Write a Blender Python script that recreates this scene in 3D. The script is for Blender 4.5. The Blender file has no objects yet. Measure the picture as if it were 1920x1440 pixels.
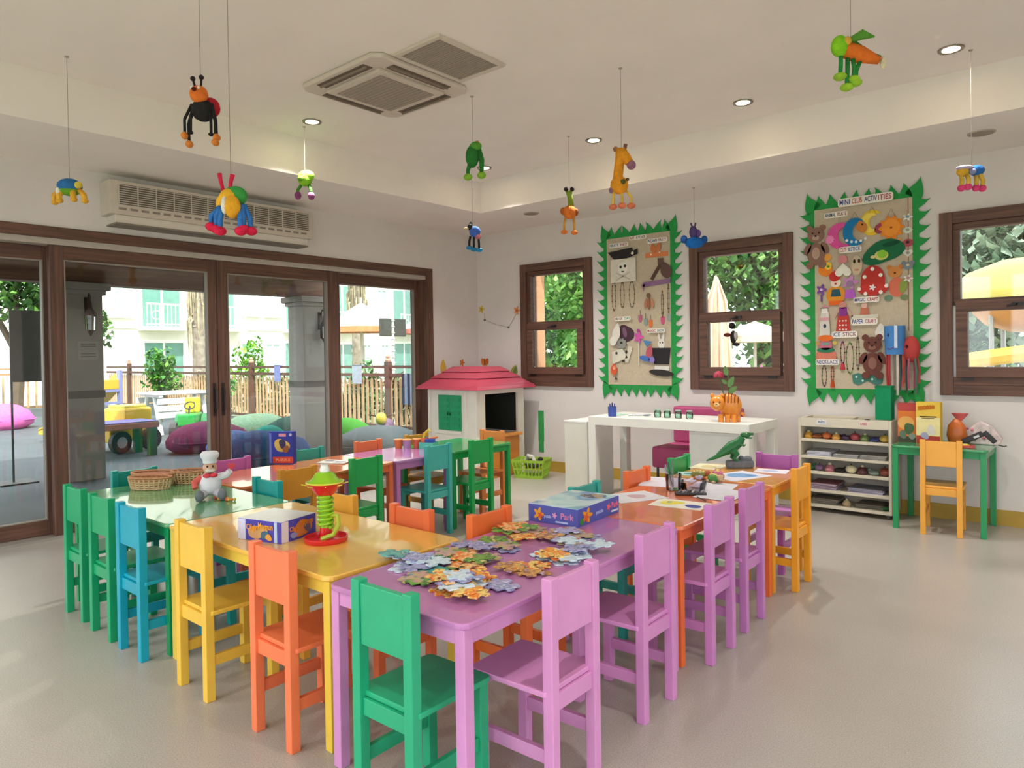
import bpy, bmesh, math, random
from mathutils import Vector, Matrix

C = bpy.context.scene.collection
S = bpy.context.scene
PI = math.pi
rnd = random.Random(7)

# ------------------------------------------------------------------ camera
cam = bpy.data.cameras.new('camera')
cam_o = bpy.data.objects.new('camera', cam)
C.objects.link(cam_o)
YAW, PITCH, ROLL = 0.71028, -0.01215, -0.01509
fw = Vector((-math.sin(YAW) * math.cos(PITCH), math.cos(YAW) * math.cos(PITCH), math.sin(PITCH)))
rt = Vector((math.cos(YAW), math.sin(YAW), 0))
up = rt.cross(fw)
rt2 = rt * math.cos(ROLL) + up * math.sin(ROLL)
up2 = -rt * math.sin(ROLL) + up * math.cos(ROLL)
M = Matrix((rt2, up2, -fw)).transposed().to_4x4()
M.translation = Vector((5.8137, -6.1464, 1.28))
cam_o.matrix_world = M
cam.sensor_width = 36
cam.lens = 1326.06 / 1920 * 36
cam.shift_y = -(720 - 681.93) / 1920
cam.clip_end = 300
S.camera = cam_o

# ------------------------------------------------------------------ world, sun, exposure
w = bpy.data.worlds.new('world')
S.world = w
w.use_nodes = True
bg = w.node_tree.nodes['Background']
bg.inputs[0].default_value = (0.88, 0.95, 1.0, 1)
bg.inputs[1].default_value = 2.0
sun = bpy.data.lights.new('sun', 'SUN')
sun.energy = 3.6
sun.angle = 0.02
sun.color = (1.0, 0.95, 0.86)
sun_o = bpy.data.objects.new('sun', sun)
C.objects.link(sun_o)
sun_o.rotation_euler = Vector((-0.58, 0.26, -0.77)).to_track_quat('-Z', 'Y').to_euler()
S.view_settings.view_transform = 'Standard'
S.view_settings.look = 'None'
S.view_settings.gamma = 1
S.view_settings.use_curve_mapping = False
S.view_settings.exposure = 0.86

# ------------------------------------------------------------------ materials
def lin(h):
    h = h.lstrip('#')
    o = []
    for i in (0, 2, 4):
        c = int(h[i:i + 2], 16) / 255
        o.append(c / 12.92 if c <= 0.04045 else ((c + 0.055) / 1.055) ** 2.4)
    return tuple(o)

MATS = {}
def mat(hexc, rough=0.5, var=0.06, scale=12.0, bump=0.0, metal=0.0, spec=0.5, emit=0.0, coat=0.0, bscale=60.0):
    key = (hexc, rough, var, scale, bump, metal, spec, emit, coat, bscale)
    if key in MATS:
        return MATS[key]
    m = bpy.data.materials.new('surface_' + hexc.strip('#'))
    m.use_nodes = True
    nt = m.node_tree
    b = nt.nodes['Principled BSDF']
    c = lin(hexc)
    tc = nt.nodes.new('ShaderNodeTexCoord')
    if var > 0:
        n = nt.nodes.new('ShaderNodeTexNoise')
        n.inputs['Scale'].default_value = scale
        n.inputs['Detail'].default_value = 5
        nt.links.new(tc.outputs['Object'], n.inputs['Vector'])
        r = nt.nodes.new('ShaderNodeValToRGB')
        r.color_ramp.elements[0].position = 0.3
        r.color_ramp.elements[1].position = 0.7
        r.color_ramp.elements[0].color = (*[max(0, x * (1 - var * 1.5)) for x in c], 1)
        r.color_ramp.elements[1].color = (*[min(1, x * (1 + var) + 0.01 * var) for x in c], 1)
        nt.links.new(n.outputs['Fac'], r.inputs['Fac'])
        nt.links.new(r.outputs['Color'], b.inputs['Base Color'])
    else:
        b.inputs['Base Color'].default_value = (*c, 1)
    if bump > 0:
        n2 = nt.nodes.new('ShaderNodeTexNoise')
        n2.inputs['Scale'].default_value = bscale
        nt.links.new(tc.outputs['Object'], n2.inputs['Vector'])
        bp = nt.nodes.new('ShaderNodeBump')
        bp.inputs['Strength'].default_value = bump
        bp.inputs['Distance'].default_value = 0.01
        nt.links.new(n2.outputs['Fac'], bp.inputs['Height'])
        nt.links.new(bp.outputs['Normal'], b.inputs['Normal'])
    b.inputs['Roughness'].default_value = rough
    b.inputs['Metallic'].default_value = metal
    b.inputs['Specular IOR Level'].default_value = spec
    b.inputs['Coat Weight'].default_value = coat
    if emit > 0:
        b.inputs['Emission Color'].default_value = (*c, 1)
        b.inputs['Emission Strength'].default_value = emit
    MATS[key] = m
    return m

def paint(h):
    return mat(h, 0.32, 0.05, 6.0, 0.04, bscale=25)
def fabric(h):
    return mat(h, 0.9, 0.12, 30, 0.5, spec=0.2, bscale=140)
def paper(h):
    return mat(h, 0.8, 0.05, 15, 0.0, spec=0.25)
def plastic(h):
    return mat(h, 0.3, 0.03, 8, 0.0)

def wood_mat(name, c1, c2, axis, rough=0.55, scale=9.0):
    m = bpy.data.materials.new(name)
    m.use_nodes = True
    nt = m.node_tree
    b = nt.nodes['Principled BSDF']
    tc = nt.nodes.new('ShaderNodeTexCoord')
    mp = nt.nodes.new('ShaderNodeMapping')
    s = [scale * 6] * 3
    s[axis] = scale * 0.25
    mp.inputs['Scale'].default_value = s
    nt.links.new(tc.outputs['Object'], mp.inputs['Vector'])
    n = nt.nodes.new('ShaderNodeTexNoise')
    n.inputs['Scale'].default_value = 1.0
    n.inputs['Detail'].default_value = 6
    nt.links.new(mp.outputs['Vector'], n.inputs['Vector'])
    r = nt.nodes.new('ShaderNodeValToRGB')
    r.color_ramp.elements[0].position = 0.3
    r.color_ramp.elements[1].position = 0.72
    r.color_ramp.elements[0].color = (*lin(c1), 1)
    r.color_ramp.elements[1].color = (*lin(c2), 1)
    nt.links.new(n.outputs['Fac'], r.inputs['Fac'])
    nt.links.new(r.outputs['Color'], b.inputs['Base Color'])
    bp = nt.nodes.new('ShaderNodeBump')
    bp.inputs['Strength'].default_value = 0.15
    bp.inputs['Distance'].default_value = 0.005
    nt.links.new(n.outputs['Fac'], bp.inputs['Height'])
    nt.links.new(bp.outputs['Normal'], b.inputs['Normal'])
    b.inputs['Roughness'].default_value = rough
    return m

WOODX = wood_mat('brown_wood_x', '4c322b', '74503f', 0)
WOODY = wood_mat('brown_wood_y', '4c322b', '74503f', 1)
WOODZ = wood_mat('brown_wood_z', '4c322b', '74503f', 2)
WOOD = (WOODX, WOODY, WOODZ)

def glass_mat(name='window_glass', tint=(0.96, 0.98, 0.97), gloss=0.07):
    m = bpy.data.materials.new(name)
    m.use_nodes = True
    nt = m.node_tree
    nt.nodes.remove(nt.nodes['Principled BSDF'])
    out = nt.nodes['Material Output']
    t = nt.nodes.new('ShaderNodeBsdfTransparent')
    t.inputs['Color'].default_value = (*tint, 1)
    g = nt.nodes.new('ShaderNodeBsdfGlossy')
    g.inputs['Roughness'].default_value = 0.03
    f = nt.nodes.new('ShaderNodeFresnel')
    f.inputs['IOR'].default_value = 1.45
    mu = nt.nodes.new('ShaderNodeMath')
    mu.operation = 'MULTIPLY'
    mu.inputs[1].default_value = gloss / 0.04
    nt.links.new(f.outputs['Fac'], mu.inputs[0])
    mx = nt.nodes.new('ShaderNodeMixShader')
    nt.links.new(mu.outputs[0], mx.inputs['Fac'])
    nt.links.new(t.outputs[0], mx.inputs[1])
    nt.links.new(g.outputs[0], mx.inputs[2])
    nt.links.new(mx.outputs[0], out.inputs['Surface'])
    return m
GLASS = glass_mat()

def floor_mat():
    m = bpy.data.materials.new('speckled_vinyl')
    m.use_nodes = True
    nt = m.node_tree
    b = nt.nodes['Principled BSDF']
    tc = nt.nodes.new('ShaderNodeTexCoord')
    v = nt.nodes.new('ShaderNodeTexNoise')
    v.inputs['Scale'].default_value = 210
    v.inputs['Detail'].default_value = 6
    v.inputs['Roughness'].default_value = 0.8
    nt.links.new(tc.outputs['Object'], v.inputs['Vector'])
    r = nt.nodes.new('ShaderNodeValToRGB')
    r.color_ramp.elements[0].position = 0.35
    r.color_ramp.elements[1].position = 0.68
    r.color_ramp.elements[0].color = (*lin('918b83'), 1)
    r.color_ramp.elements[1].color = (*lin('ccc4ba'), 1)
    nt.links.new(v.outputs['Fac'], r.inputs['Fac'])
    n = nt.nodes.new('ShaderNodeTexNoise')
    n.inputs['Scale'].default_value = 1.3
    n.inputs['Detail'].default_value = 4
    nt.links.new(tc.outputs['Object'], n.inputs['Vector'])
    mx = nt.nodes.new('ShaderNodeMix')
    mx.data_type = 'RGBA'
    mx.blend_type = 'MULTIPLY'
    r2 = nt.nodes.new('ShaderNodeValToRGB')
    r2.color_ramp.elements[0].position = 0.3
    r2.color_ramp.elements[0].color = (0.86, 0.86, 0.86, 1)
    r2.color_ramp.elements[1].position = 0.7
    nt.links.new(n.outputs['Fac'], r2.inputs['Fac'])
    mx.inputs[0].default_value = 1
    nt.links.new(r.outputs['Color'], mx.inputs[6])
    nt.links.new(r2.outputs['Color'], mx.inputs[7])
    nt.links.new(mx.outputs[2], b.inputs['Base Color'])
    b.inputs['Roughness'].default_value = 0.3
    bp = nt.nodes.new('ShaderNodeBump')
    bp.inputs['Strength'].default_value = 0.03
    bp.inputs['Distance'].default_value = 0.002
    nt.links.new(v.outputs['Fac'], bp.inputs['Height'])
    nt.links.new(bp.outputs['Normal'], b.inputs['Normal'])
    return m

# ------------------------------------------------------------------ mesh helpers
class MB:
    def __init__(s):
        s.v = []; s.f = []; s.mi = []; s.cur = 0
    def add(s, vs, fs, T=None):
        o = len(s.v)
        for p in vs:
            p = Vector(p)
            s.v.append(T @ p if T is not None else p)
        for f in fs:
            s.f.append([i + o for i in f]); s.mi.append(s.cur)
        return s
    def box(s, x0, y0, z0, x1, y1, z1, T=None):
        x0, x1 = min(x0, x1), max(x0, x1); y0, y1 = min(y0, y1), max(y0, y1); z0, z1 = min(z0, z1), max(z0, z1)
        return s.add([(x0,y0,z0),(x1,y0,z0),(x1,y1,z0),(x0,y1,z0),(x0,y0,z1),(x1,y0,z1),(x1,y1,z1),(x0,y1,z1)],
                     [(0,3,2,1),(4,5,6,7),(0,1,5,4),(1,2,6,5),(2,3,7,6),(3,0,4,7)], T)
    def frame(s, axis, a0, a1, b0, b1, c0, c1, t, tb=None):
        # rectangular ring in the plane normal to axis (0: y,z  1: x,z), thickness c0..c1
        tb = t if tb is None else tb
        for (p0, p1, q0, q1) in ((a0, a1, b1 - t, b1), (a0, a1, b0, b0 + tb), (a0, a0 + t, b0 + tb, b1 - t), (a1 - t, a1, b0 + tb, b1 - t)):
            if axis == 0: s.box(c0, p0, q0, c1, p1, q1)
            else: s.box(p0, c0, q0, p1, c1, q1)
        return s
    def cyl(s, p0, p1, r0, r1=None, n=12, cap=True, T=None):
        r1 = r0 if r1 is None else r1
        p0, p1 = Vector(p0), Vector(p1)
        q = (p1 - p0).to_track_quat('Z', 'Y')
        vs = []
        for p, r in ((p0, r0), (p1, r1)):
            for i in range(n):
                a = 2 * PI * i / n
                vs.append(p + q @ Vector((r * math.cos(a), r * math.sin(a), 0)))
        fs = [(i, (i + 1) % n, n + (i + 1) % n, n + i) for i in range(n)]
        if cap: fs += [tuple(range(n - 1, -1, -1)), tuple(range(n, 2 * n))]
        return s.add(vs, fs, T)
    def tube(s, pts, r, n=8, T=None):
        pts = [Vector(p) for p in pts]
        rs = r if isinstance(r, (list, tuple)) else [r] * len(pts)
        vs = []; prev = None
        for i, p in enumerate(pts):
            d = (pts[min(i + 1, len(pts) - 1)] - pts[max(i - 1, 0)]).normalized()
            if prev is None:
                a = d.orthogonal().normalized()
            else:
                a = (prev - d * prev.dot(d)).normalized()
            prev = a
            b = d.cross(a)
            for k in range(n):
                t = 2 * PI * k / n
                vs.append(p + (a * math.cos(t) + b * math.sin(t)) * rs[i])
        fs = []
        for i in range(len(pts) - 1):
            for k in range(n):
                fs.append((i*n+k, i*n+(k+1)%n, (i+1)*n+(k+1)%n, (i+1)*n+k))
        fs += [tuple(range(n - 1, -1, -1)), tuple(range((len(pts)-1)*n, len(pts)*n))]
        return s.add(vs, fs, T)
    def ball(s, c, r, nu=14, nv=9, T=None):
        if not isinstance(r, (list, tuple)): r = (r, r, r)
        vs = [(c[0], c[1], c[2] - r[2])]
        for j in range(1, nv):
            t = -PI / 2 + PI * j / nv
            for i in range(nu):
                a = 2 * PI * i / nu
                vs.append((c[0] + r[0]*math.cos(t)*math.cos(a), c[1] + r[1]*math.cos(t)*math.sin(a), c[2] + r[2]*math.sin(t)))
        vs.append((c[0], c[1], c[2] + r[2]))
        fs = [(0, 1 + (i + 1) % nu, 1 + i) for i in range(nu)]
        for j in range(nv - 2):
            for i in range(nu):
                a = 1 + j*nu
                fs.append((a+i, a+(i+1)%nu, a+nu+(i+1)%nu, a+nu+i))
        L = len(vs) - 1; a = 1 + (nv - 2) * nu
        fs += [(a + i, a + (i + 1) % nu, L) for i in range(nu)]
        return s.add(vs, fs, T)
    def prism(s, pts, z0, z1, T=None):
        n = len(pts)
        ar = sum(pts[i][0]*pts[(i+1)%n][1] - pts[(i+1)%n][0]*pts[i][1] for i in range(n))
        if ar < 0: pts = pts[::-1]
        vs = [(p[0], p[1], z0) for p in pts] + [(p[0], p[1], z1) for p in pts]
        fs = [tuple(range(n-1, -1, -1)), tuple(range(n, 2*n))] + [(i, (i+1)%n, n+(i+1)%n, n+i) for i in range(n)]
        return s.add(vs, fs, T)
    def lathe(s, prof, c=(0,0,0), n=20, sx=1, sy=1, T=None):
        vs = []
        for r, z in prof:
            for i in range(n):
                a = 2*PI*i/n
                vs.append((c[0] + r*sx*math.cos(a), c[1] + r*sy*math.sin(a), c[2] + z))
        fs = []
        for j in range(len(prof)-1):
            for i in range(n):
                fs.append((j*n+i, j*n+(i+1)%n, (j+1)*n+(i+1)%n, (j+1)*n+i))
        if prof[0][0] > 1e-5: fs.append(tuple(range(n-1, -1, -1)))
        if prof[-1][0] > 1e-5: fs.append(tuple(range((len(prof)-1)*n, len(prof)*n)))
        return s.add(vs, fs, T)
    def mesh(s, name, bevel=0.0, seg=2, smooth=False):
        me = bpy.data.meshes.new(name)
        me.from_pydata([tuple(p) for p in s.v], [], s.f)
        for i, p in enumerate(me.polygons): p.material_index = s.mi[i]
        if bevel > 0:
            bm = bmesh.new(); bm.from_mesh(me)
            bmesh.ops.bevel(bm, geom=[e for e in bm.edges if len(e.link_faces) == 2 and e.calc_face_angle(0) > 0.6],
                            offset=bevel, segments=seg, profile=0.6, affect='EDGES', clamp_overlap=True)
            bm.to_mesh(me); bm.free()
        if smooth:
            for p in me.polygons: p.use_smooth = True
            if smooth != 'all': me.set_sharp_from_angle(angle=0.7)
        return me
    def build(s, name, m=None, parent=None, bevel=0.0, seg=2, smooth=False):
        return link(name, s.mesh(name, bevel, seg, smooth), m, parent)

def link(name, me, m=None, parent=None):
    if m is not None and len(me.materials) == 0:
        for q in (m if isinstance(m, (list, tuple)) else [m]): me.materials.append(q)
    o = bpy.data.objects.new(name, me)
    C.objects.link(o)
    if parent is not None: o.parent = parent
    return o

def tag(o, label=None, cat=None, group=None, kind=None):
    if label: o['label'] = label
    if cat: o['category'] = cat
    if group: o['group'] = group
    if kind: o['kind'] = kind
    return o
def thing(name, label, cat, loc=(0,0,0), rz=0.0, group=None, rot=None):
    o = bpy.data.objects.new(name, None)
    o.empty_display_size = 0.05
    C.objects.link(o)
    o.location = loc
    o.rotation_euler = rot if rot else (0, 0, rz)
    return tag(o, label, cat, group)
def struct(o):
    return tag(o, kind='structure')
def copy_tree(o, parent=None):
    c = o.copy(); C.objects.link(c); c.parent = parent
    for ch in list(o.children): copy_tree(ch, c)
    return c
def rotz(a, loc=(0,0,0)):
    return Matrix.Translation(loc) @ Matrix.Rotation(a, 4, 'Z')

FONT_CACHE = {}
def text_mesh(txt, size, ext=0.0006):
    cu = bpy.data.curves.new('lettering', 'FONT')
    cu.body = txt; cu.size = size; cu.extrude = ext; cu.align_x = 'CENTER'; cu.align_y = 'CENTER'
    cu.offset = size * 0.012; cu.resolution_u = 3
    o = bpy.data.objects.new('lettering', cu)
    C.objects.link(o)
    dg = bpy.context.evaluated_depsgraph_get()
    me = bpy.data.meshes.new_from_object(o.evaluated_get(dg))
    bpy.data.objects.remove(o)
    me.materials.clear()
    return me
def text(txt, size, m, T, parent, width=None):
    me = text_mesh(txt, size)
    if width:
        xs = [v.co.x for v in me.vertices]
        k = width / max(1e-6, max(xs) - min(xs))
        me.transform(Matrix.Diagonal((k, 1, 1, 1)))
    o = link('lettering', me, m, parent)
    o.matrix_local = T
    return o
# text plane orientation helpers: reading along +X on a wall facing -Y ; reading along +Y on a wall facing +X
TXW = Matrix(((1,0,0,0),(0,0,-1,0),(0,1,0,0),(0,0,0,1)))
TYW = Matrix(((0,0,1,0),(1,0,0,0),(0,1,0,0),(0,0,0,1)))
def TR(*p): return Matrix.Translation(p)

# ------------------------------------------------------------------ room shell
WALLM = mat('ddd6d2', 0.85, 0.025, 2.5, 0.05, spec=0.2, bscale=80)
CEILM = mat('ede6e0', 0.9, 0.02, 2.0, 0.03, spec=0.2, bscale=80)
HS, HC = 2.697, 2.998
RX, RY = 8.6, -8.6          # far (unseen) limits of the room
struct(MB().box(-0.25, RY, -0.2, RX, 0.25, 0).build('floor', floor_mat()))

# door wall x=0 with opening y -5.80..-0.735, z 0..2.255
DY0, DY1, DZ = -5.80, -0.735, 2.252
w1 = MB()
w1.box(-0.25, DY1, 0, 0, 0.25, 3.2); w1.box(-0.25, RY, 0, 0, DY0, 3.2); w1.box(-0.25, DY0, DZ, 0, DY1, 3.2)
struct(w1.build('wall_left', WALLM))
# window wall y=0
WIN = [(0.685, 1.652), (2.755, 3.708), (4.788, 5.745)]
WZ0, WZ1 = 0.932, 2.291
w2 = MB()
px = 0.0
for a, b in WIN:
    w2.box(px, 0, 0, a, 0.25, 3.2); w2.box(a, 0, 0, b, 0.25, WZ0); w2.box(a, 0, WZ1, b, 0.25, 3.2); px = b
w2.box(px, 0, 0, RX, 0.25, 3.2)
struct(w2.build('wall_back', WALLM))
# unseen walls behind the camera: open bays between piers, sized to let in fill light
w3 = MB()
for k in range(5): w3.box(RX, RY + k*2.1, 0, RX + 0.2, RY + k*2.1 + 0.3, 3.2)
w3.box(RX, RY, 2.25, RX + 0.2, 0.25, 3.2); w3.box(RX, -3.2, 0, RX + 0.2, 0.25, 3.2)
struct(w3.build('wall_right', WALLM))
w4 = MB()
for k in range(5): w4.box(k*2.05, RY - 0.2, 0, k*2.05 + 0.3, RY, 3.2)
w4.box(-0.25, RY - 0.2, 2.55, RX + 0.2, RY, 3.2)
struct(w4.build('wall_front', WALLM))
# tray ceiling
c = MB()
c.box(0.995, RY, HC, RX, -0.988, HC + 0.1)
c.box(0.0, RY, HS, 0.995, 0, HC + 0.1)
c.box(0.995, -0.988, HS, RX, 0, HC + 0.1)
struct(c.build('ceiling', CEILM))
struct(MB().box(-0.25, RY - 0.2, HC + 0.1, RX + 0.9, 0.25, HC + 0.3).build('roof_slab', CEILM))
# yellow skirting
struct(MB().box(0, -0.012, 0, RX, 0, 0.112).build('baseboard_back', mat('b8963c', 0.5, 0.08, 5)))
struct(MB().box(0, DY1 + 0.0, 0, 0.012, -0.012, 0.112).build('baseboard_left', mat('b8963c', 0.5, 0.08, 5)))

# ------------------------------------------------------------------ sliding doors
FR = MB()
FR.box(-0.25, DY1, 0, 0.015, DY1 - 0.085, DZ)
FR.box(-0.25, DY0, 0, 0.015, DY0 + 0.085, DZ)
struct(FR.build('trim_1', WOODZ, bevel=0.004))
struct(MB().box(-0.25, DY0 + 0.085, 2.172, 0.015, DY1 - 0.085, DZ).build('trim_2', WOODY, bevel=0.004))
struct(MB().box(-0.25, DY0 + 0.085, 2.128, -0.012, DY1 - 0.085, 2.172).build('trim_3', mat('b5aba1', 0.5, 0.03)))
struct(MB().box(-0.25, DY0 + 0.085, 0.0, -0.005, DY1 - 0.085, 0.018).build('trim_4', mat('b0aaa2', 0.4, 0.04, metal=0.4)))
def panel(n, y0, y1, x, sl, sr, top=2.025, bot=0.128):
    r = bpy.data.objects.new('door_%d' % n, None); C.objects.link(r); r.location = (x, y0, 0); struct(r)
    wd = y1 - y0; d = 0.032
    MB().box(-d, 0, 0.02, d, sl, 2.127).build('stile', WOODZ, r, bevel=0.004)
    MB().box(-d, wd - sr, 0.02, d, wd, 2.127).build('stile', WOODZ, r, bevel=0.004)
    MB().box(-d + .001, sl, top, d - .001, wd - sr, 2.127).build('top_rail', WOODY, r, bevel=0.004)
    MB().box(-d + .001, sl, 0.02, d - .001, wd - sr, bot).build('bottom_rail', WOODY, r, bevel=0.004)
    MB().frame(0, sl, wd - sr, bot, top, -0.012, 0.036, 0.008).build('glazing_bead', mat('8f8276', 0.5, 0.03), r)
    MB().box(-0.004, sl + .004, bot + .004, 0.004, wd - sr - .004, top - .004).build('pane', GLASS, r)
    return r
panel(1, -5.70, -4.37, -0.16, 0.09, 0.09)
d2 = panel(2, -4.442, -3.2, -0.07, 0.092, 0.077)
d3 = panel(3, -3.196, -1.941, -0.07, 0.094, 0.143)
panel(4, -2.03, -0.82, -0.16, 0.10, 0.07)
for r, yy in ((d2, 1.242 - 0.034), (d3, 0.036)):
    hm = mat('2a211e', 0.4, 0.03)
    h = MB().box(0.032, yy - 0.014, 0.80, 0.036, yy + 0.014, 1.08).build('handle', hm, r)
    MB().tube([(0.036, yy, 0.84), (0.065, yy, 0.86), (0.065, yy, 1.02), (0.036, yy, 1.04)], 0.008, 8).build('grip', hm, h, smooth=True)

# ------------------------------------------------------------------ windows of the back wall
def window(n, a, b):
    r = bpy.data.objects.new('window_%d' % n, None); C.objects.link(r); r.location = (a, 0, 0); struct(r)
    W = b - a; f = 0.085
    for (x0, x1) in ((0, f), (W - f, W)): MB().box(x0, -0.03, WZ0, x1, 0.16, WZ1).build('jamb', WOODZ, r, bevel=0.004)
    MB().box(f, -0.03, WZ1 - f, W - f, 0.16, WZ1).build('head', WOODX, r, bevel=0.004)
    MB().box(f, -0.03, WZ0, W - f, 0.16, WZ0 + 0.075).build('sill', WOODX, r, bevel=0.004)
    MB().box(f, -0.022, WZ0 + 0.075, W - f, 0.16, WZ0 + 0.135).build('sill_rail', WOODX, r, bevel=0.003)
    # fixed upper light
    MB().frame(1, f, W - f, 1.60, WZ1 - f, 0.0, 0.09, 0.045).build('upper_frame', WOODX, r, bevel=0.003)
    MB().box(f + .045, 0.04, 1.645, W - f - .045, 0.048, WZ1 - f - .045).build('pane', GLASS, r)
    # top-hung lower sash with latch
    sa = MB().frame(1, f + 0.02, W - f - 0.02, WZ0 + 0.135, 1.625, -0.045, 0.03, 0.075, 0.075).build('lower_sash', WOODX, r, bevel=0.004)
    MB().box(f + .095, -0.01, WZ0 + .21, W - f - .095, -0.002, 1.55).build('pane', GLASS, r)
    dk = mat('231d1b', 0.45, 0.03)
    MB().box(W/2 - .03, -0.055, 1.575, W/2 + .035, -0.045, 1.60).tube([(W/2, -.055, 1.588), (W/2 - .01, -.075, 1.585), (W/2 - .06, -.08, 1.572)], 0.007, 6).build('latch', dk, sa)
    for xx in (0.14, W - 0.22): MB().box(xx, -0.032, WZ0 + 0.112, xx + 0.075, -0.022, WZ0 + 0.132).build('stay_plate', dk, r)
for i, (a, b) in enumerate(WIN): window(i + 1, a, b)
# ------------------------------------------------------------------ ceiling fixtures
METAL = mat('8a8078', 0.35, 0.03, metal=0.6)
LAMP = mat('fff6e6', 0.5, 0, emit=6.0)
DLP = [(1.373, -3.168, 'recessed downlight beside the ceiling cassette, nearest the left wall'),
       (1.409, -1.373, 'recessed downlight in the far corner behind the hanging green frog'),
       (2.613, -1.377, 'recessed downlight between the hanging giraffe and the orange bird'),
       (3.85, -1.382, 'recessed downlight above the window between the two pin boards'),
       (5.084, -1.396, 'recessed downlight at the upper right, beside the dragonfly'),
       (1.373, -6.9, None), (6.32, -1.39, None), (7.5, -1.39, None),
       (3.2, -7.2, None), (5.0, -7.2, None), (7.2, -7.2, None), (7.4, -3.4, None), (7.4, -5.3, None), (5.2, -4.6, None)]
for (x, y, lb) in DLP:
    r = thing('downlight', lb or 'recessed downlight behind the viewer, outside the picture', 'downlight', (x, y, HC), 0, 'recessed ceiling downlights')
    MB().lathe([(0.046, 0.0), (0.046, -0.006), (0.066, -0.008), (0.068, -0.002), (0.066, 0.0)], n=24).build('trim_ring', METAL, r, smooth=True)
    MB().lathe([(0.0, -0.003), (0.046, -0.003)], n=24).build('lens', LAMP, r)
    L = bpy.data.lights.new('downlight_lamp', 'AREA'); L.shape = 'DISK'; L.size = 0.085; L.energy = 4.5 if x > 5 else (7.0 if y > -2 and x > 2 else 11.5); L.color = (1.0, 0.965, 0.93); L.spread = 1.9
    lo = bpy.data.objects.new('lamp', L); C.objects.link(lo); lo.location = (0, 0, -0.010); lo.parent = r
for (x, y, lb) in ((5.126, -0.572, 'round ceiling speaker in the soffit above the right pin board'), (1.346, -0.621, 'small round ceiling speaker in the soffit near the far corner')):
    r = thing('ceiling_speaker', lb, 'speaker', (x, y, HS), 0, 'ceiling speakers')
    MB().lathe([(0.0, -0.004), (0.07, -0.004), (0.078, 0.0)], n=24).build('grille', mat('9c9084', 0.7, 0.1, 200), r)
    MB().lathe([(0.070, 0.0), (0.070, -0.007), (0.080, -0.005), (0.082, 0.0)], n=24).build('rim', mat('b3a79b', 0.6, 0.02), r, smooth=True)

ACW = mat('cfc5b9', 0.5, 0.02)
GRI = mat('9a8e82', 0.7, 0.15, 180)
DKS = mat('6b5c50', 0.7, 0.05)
r = thing('ceiling_cassette', 'square white ceiling air conditioner cassette with four air slots', 'air conditioner', (2.287, -3.234, HC))
b = MB()
h = 0.385
b.prism([(-h+.05,-h),(h-.05,-h),(h,-h+.05),(h,h-.05),(h-.05,h),(-h+.05,h),(-h,h-.05),(-h,-h+.05)], -0.03, 0)
b.build('panel', ACW, r, bevel=0.012, seg=3)
MB().box(-.262, -.262, -.05, .262, .262, -.03).build('grille_frame', ACW, r, bevel=0.006)
MB().box(-.215, -.215, -.054, .215, .215, -.05).build('grille', GRI, r)
for k in range(14):
    MB().box(-.215, -.205 + k * .0305, -.057, .215, -.199 + k * .0305, -.054).build('grille_slat', ACW if False else mat('a99d90', 0.6, 0.03), r)
for a in range(4):
    q = MB().box(-.23, -.352, -.034, .23, -.285, -.0295, rotz(a * PI / 2)).build('air_slot', DKS, r)
    MB().box(-.225, -.333, -.046, .225, -.325, -.034, rotz(a * PI / 2)).build('louvre', mat('8d7f72', 0.6, 0.03), q)
r = thing('return_air_grille', 'flat perforated return air grille beside the ceiling cassette', 'vent', (2.885, -3.245, HC))
MB().frame(1, -.19, .19, -.27, .27, 0, 1, .028)
fm = MB()
for (x0, y0, x1, y1) in ((-.19, -.27, .19, -.24), (-.19, .24, .19, .27), (-.19, -.24, -.16, .24), (.16, -.24, .19, .24)): fm.box(x0, y0, -0.016, x1, y1, 0)
fm.build('frame', ACW, r, bevel=0.003)
MB().box(-.16, -.24, -0.008, .16, .24, -0.004).build('mesh_plate', GRI, r)
for k in range(24):
    MB().box(-.16, -.236 + k * .02, -0.012, .16, -.232 + k * .02, -0.008).build('slat', mat('a89b8e', 0.6, 0.04), r)

# wall air conditioner above the doors
r = thing('wall_air_conditioner', 'long beige wall air conditioner with grille mounted above the sliding doors', 'air conditioner', (0, -3.25, 2.33))
AB = mat('c9beb0', 0.5, 0.03)
MB().box(0, -0.86, 0.04, 0.19, 0.86, 0.29).build('body', AB, r, bevel=0.006)
MB().box(0.0, -0.82, -0.02, 0.17, 0.82, 0.04).build('discharge_tray', mat('d9d1c6', 0.45, 0.02), r, bevel=0.004)
MB().box(0.002, -0.82, -0.032, 0.18, 0.82, -0.02).build('lip', mat('7f766c', 0.5, 0.03), r)
MB().box(0.19, -0.80, 0.115, 0.193, 0.82, 0.265).build('grille_backing', mat('6a6158', 0.8, 0.05), r)
for k in range(9):
    MB().box(0.193, -0.80, 0.122 + k * 0.0165, 0.199, 0.82, 0.127 + k * 0.0165).build('grille_slat', AB, r)
for k in range(13):
    MB().box(0.193, -0.80 + k * 0.135 - .003, 0.115, 0.201, -0.80 + k * 0.135 + .003, 0.265).build('grille_rib', AB, r)
for k in range(20):
    MB().box(0.19, -0.80 + k * 0.081, 0.075, 0.192, -0.80 + k * 0.081 + .055, 0.092).build('vent_slot', mat('8c8277', 0.7, 0.04), r)

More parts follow.
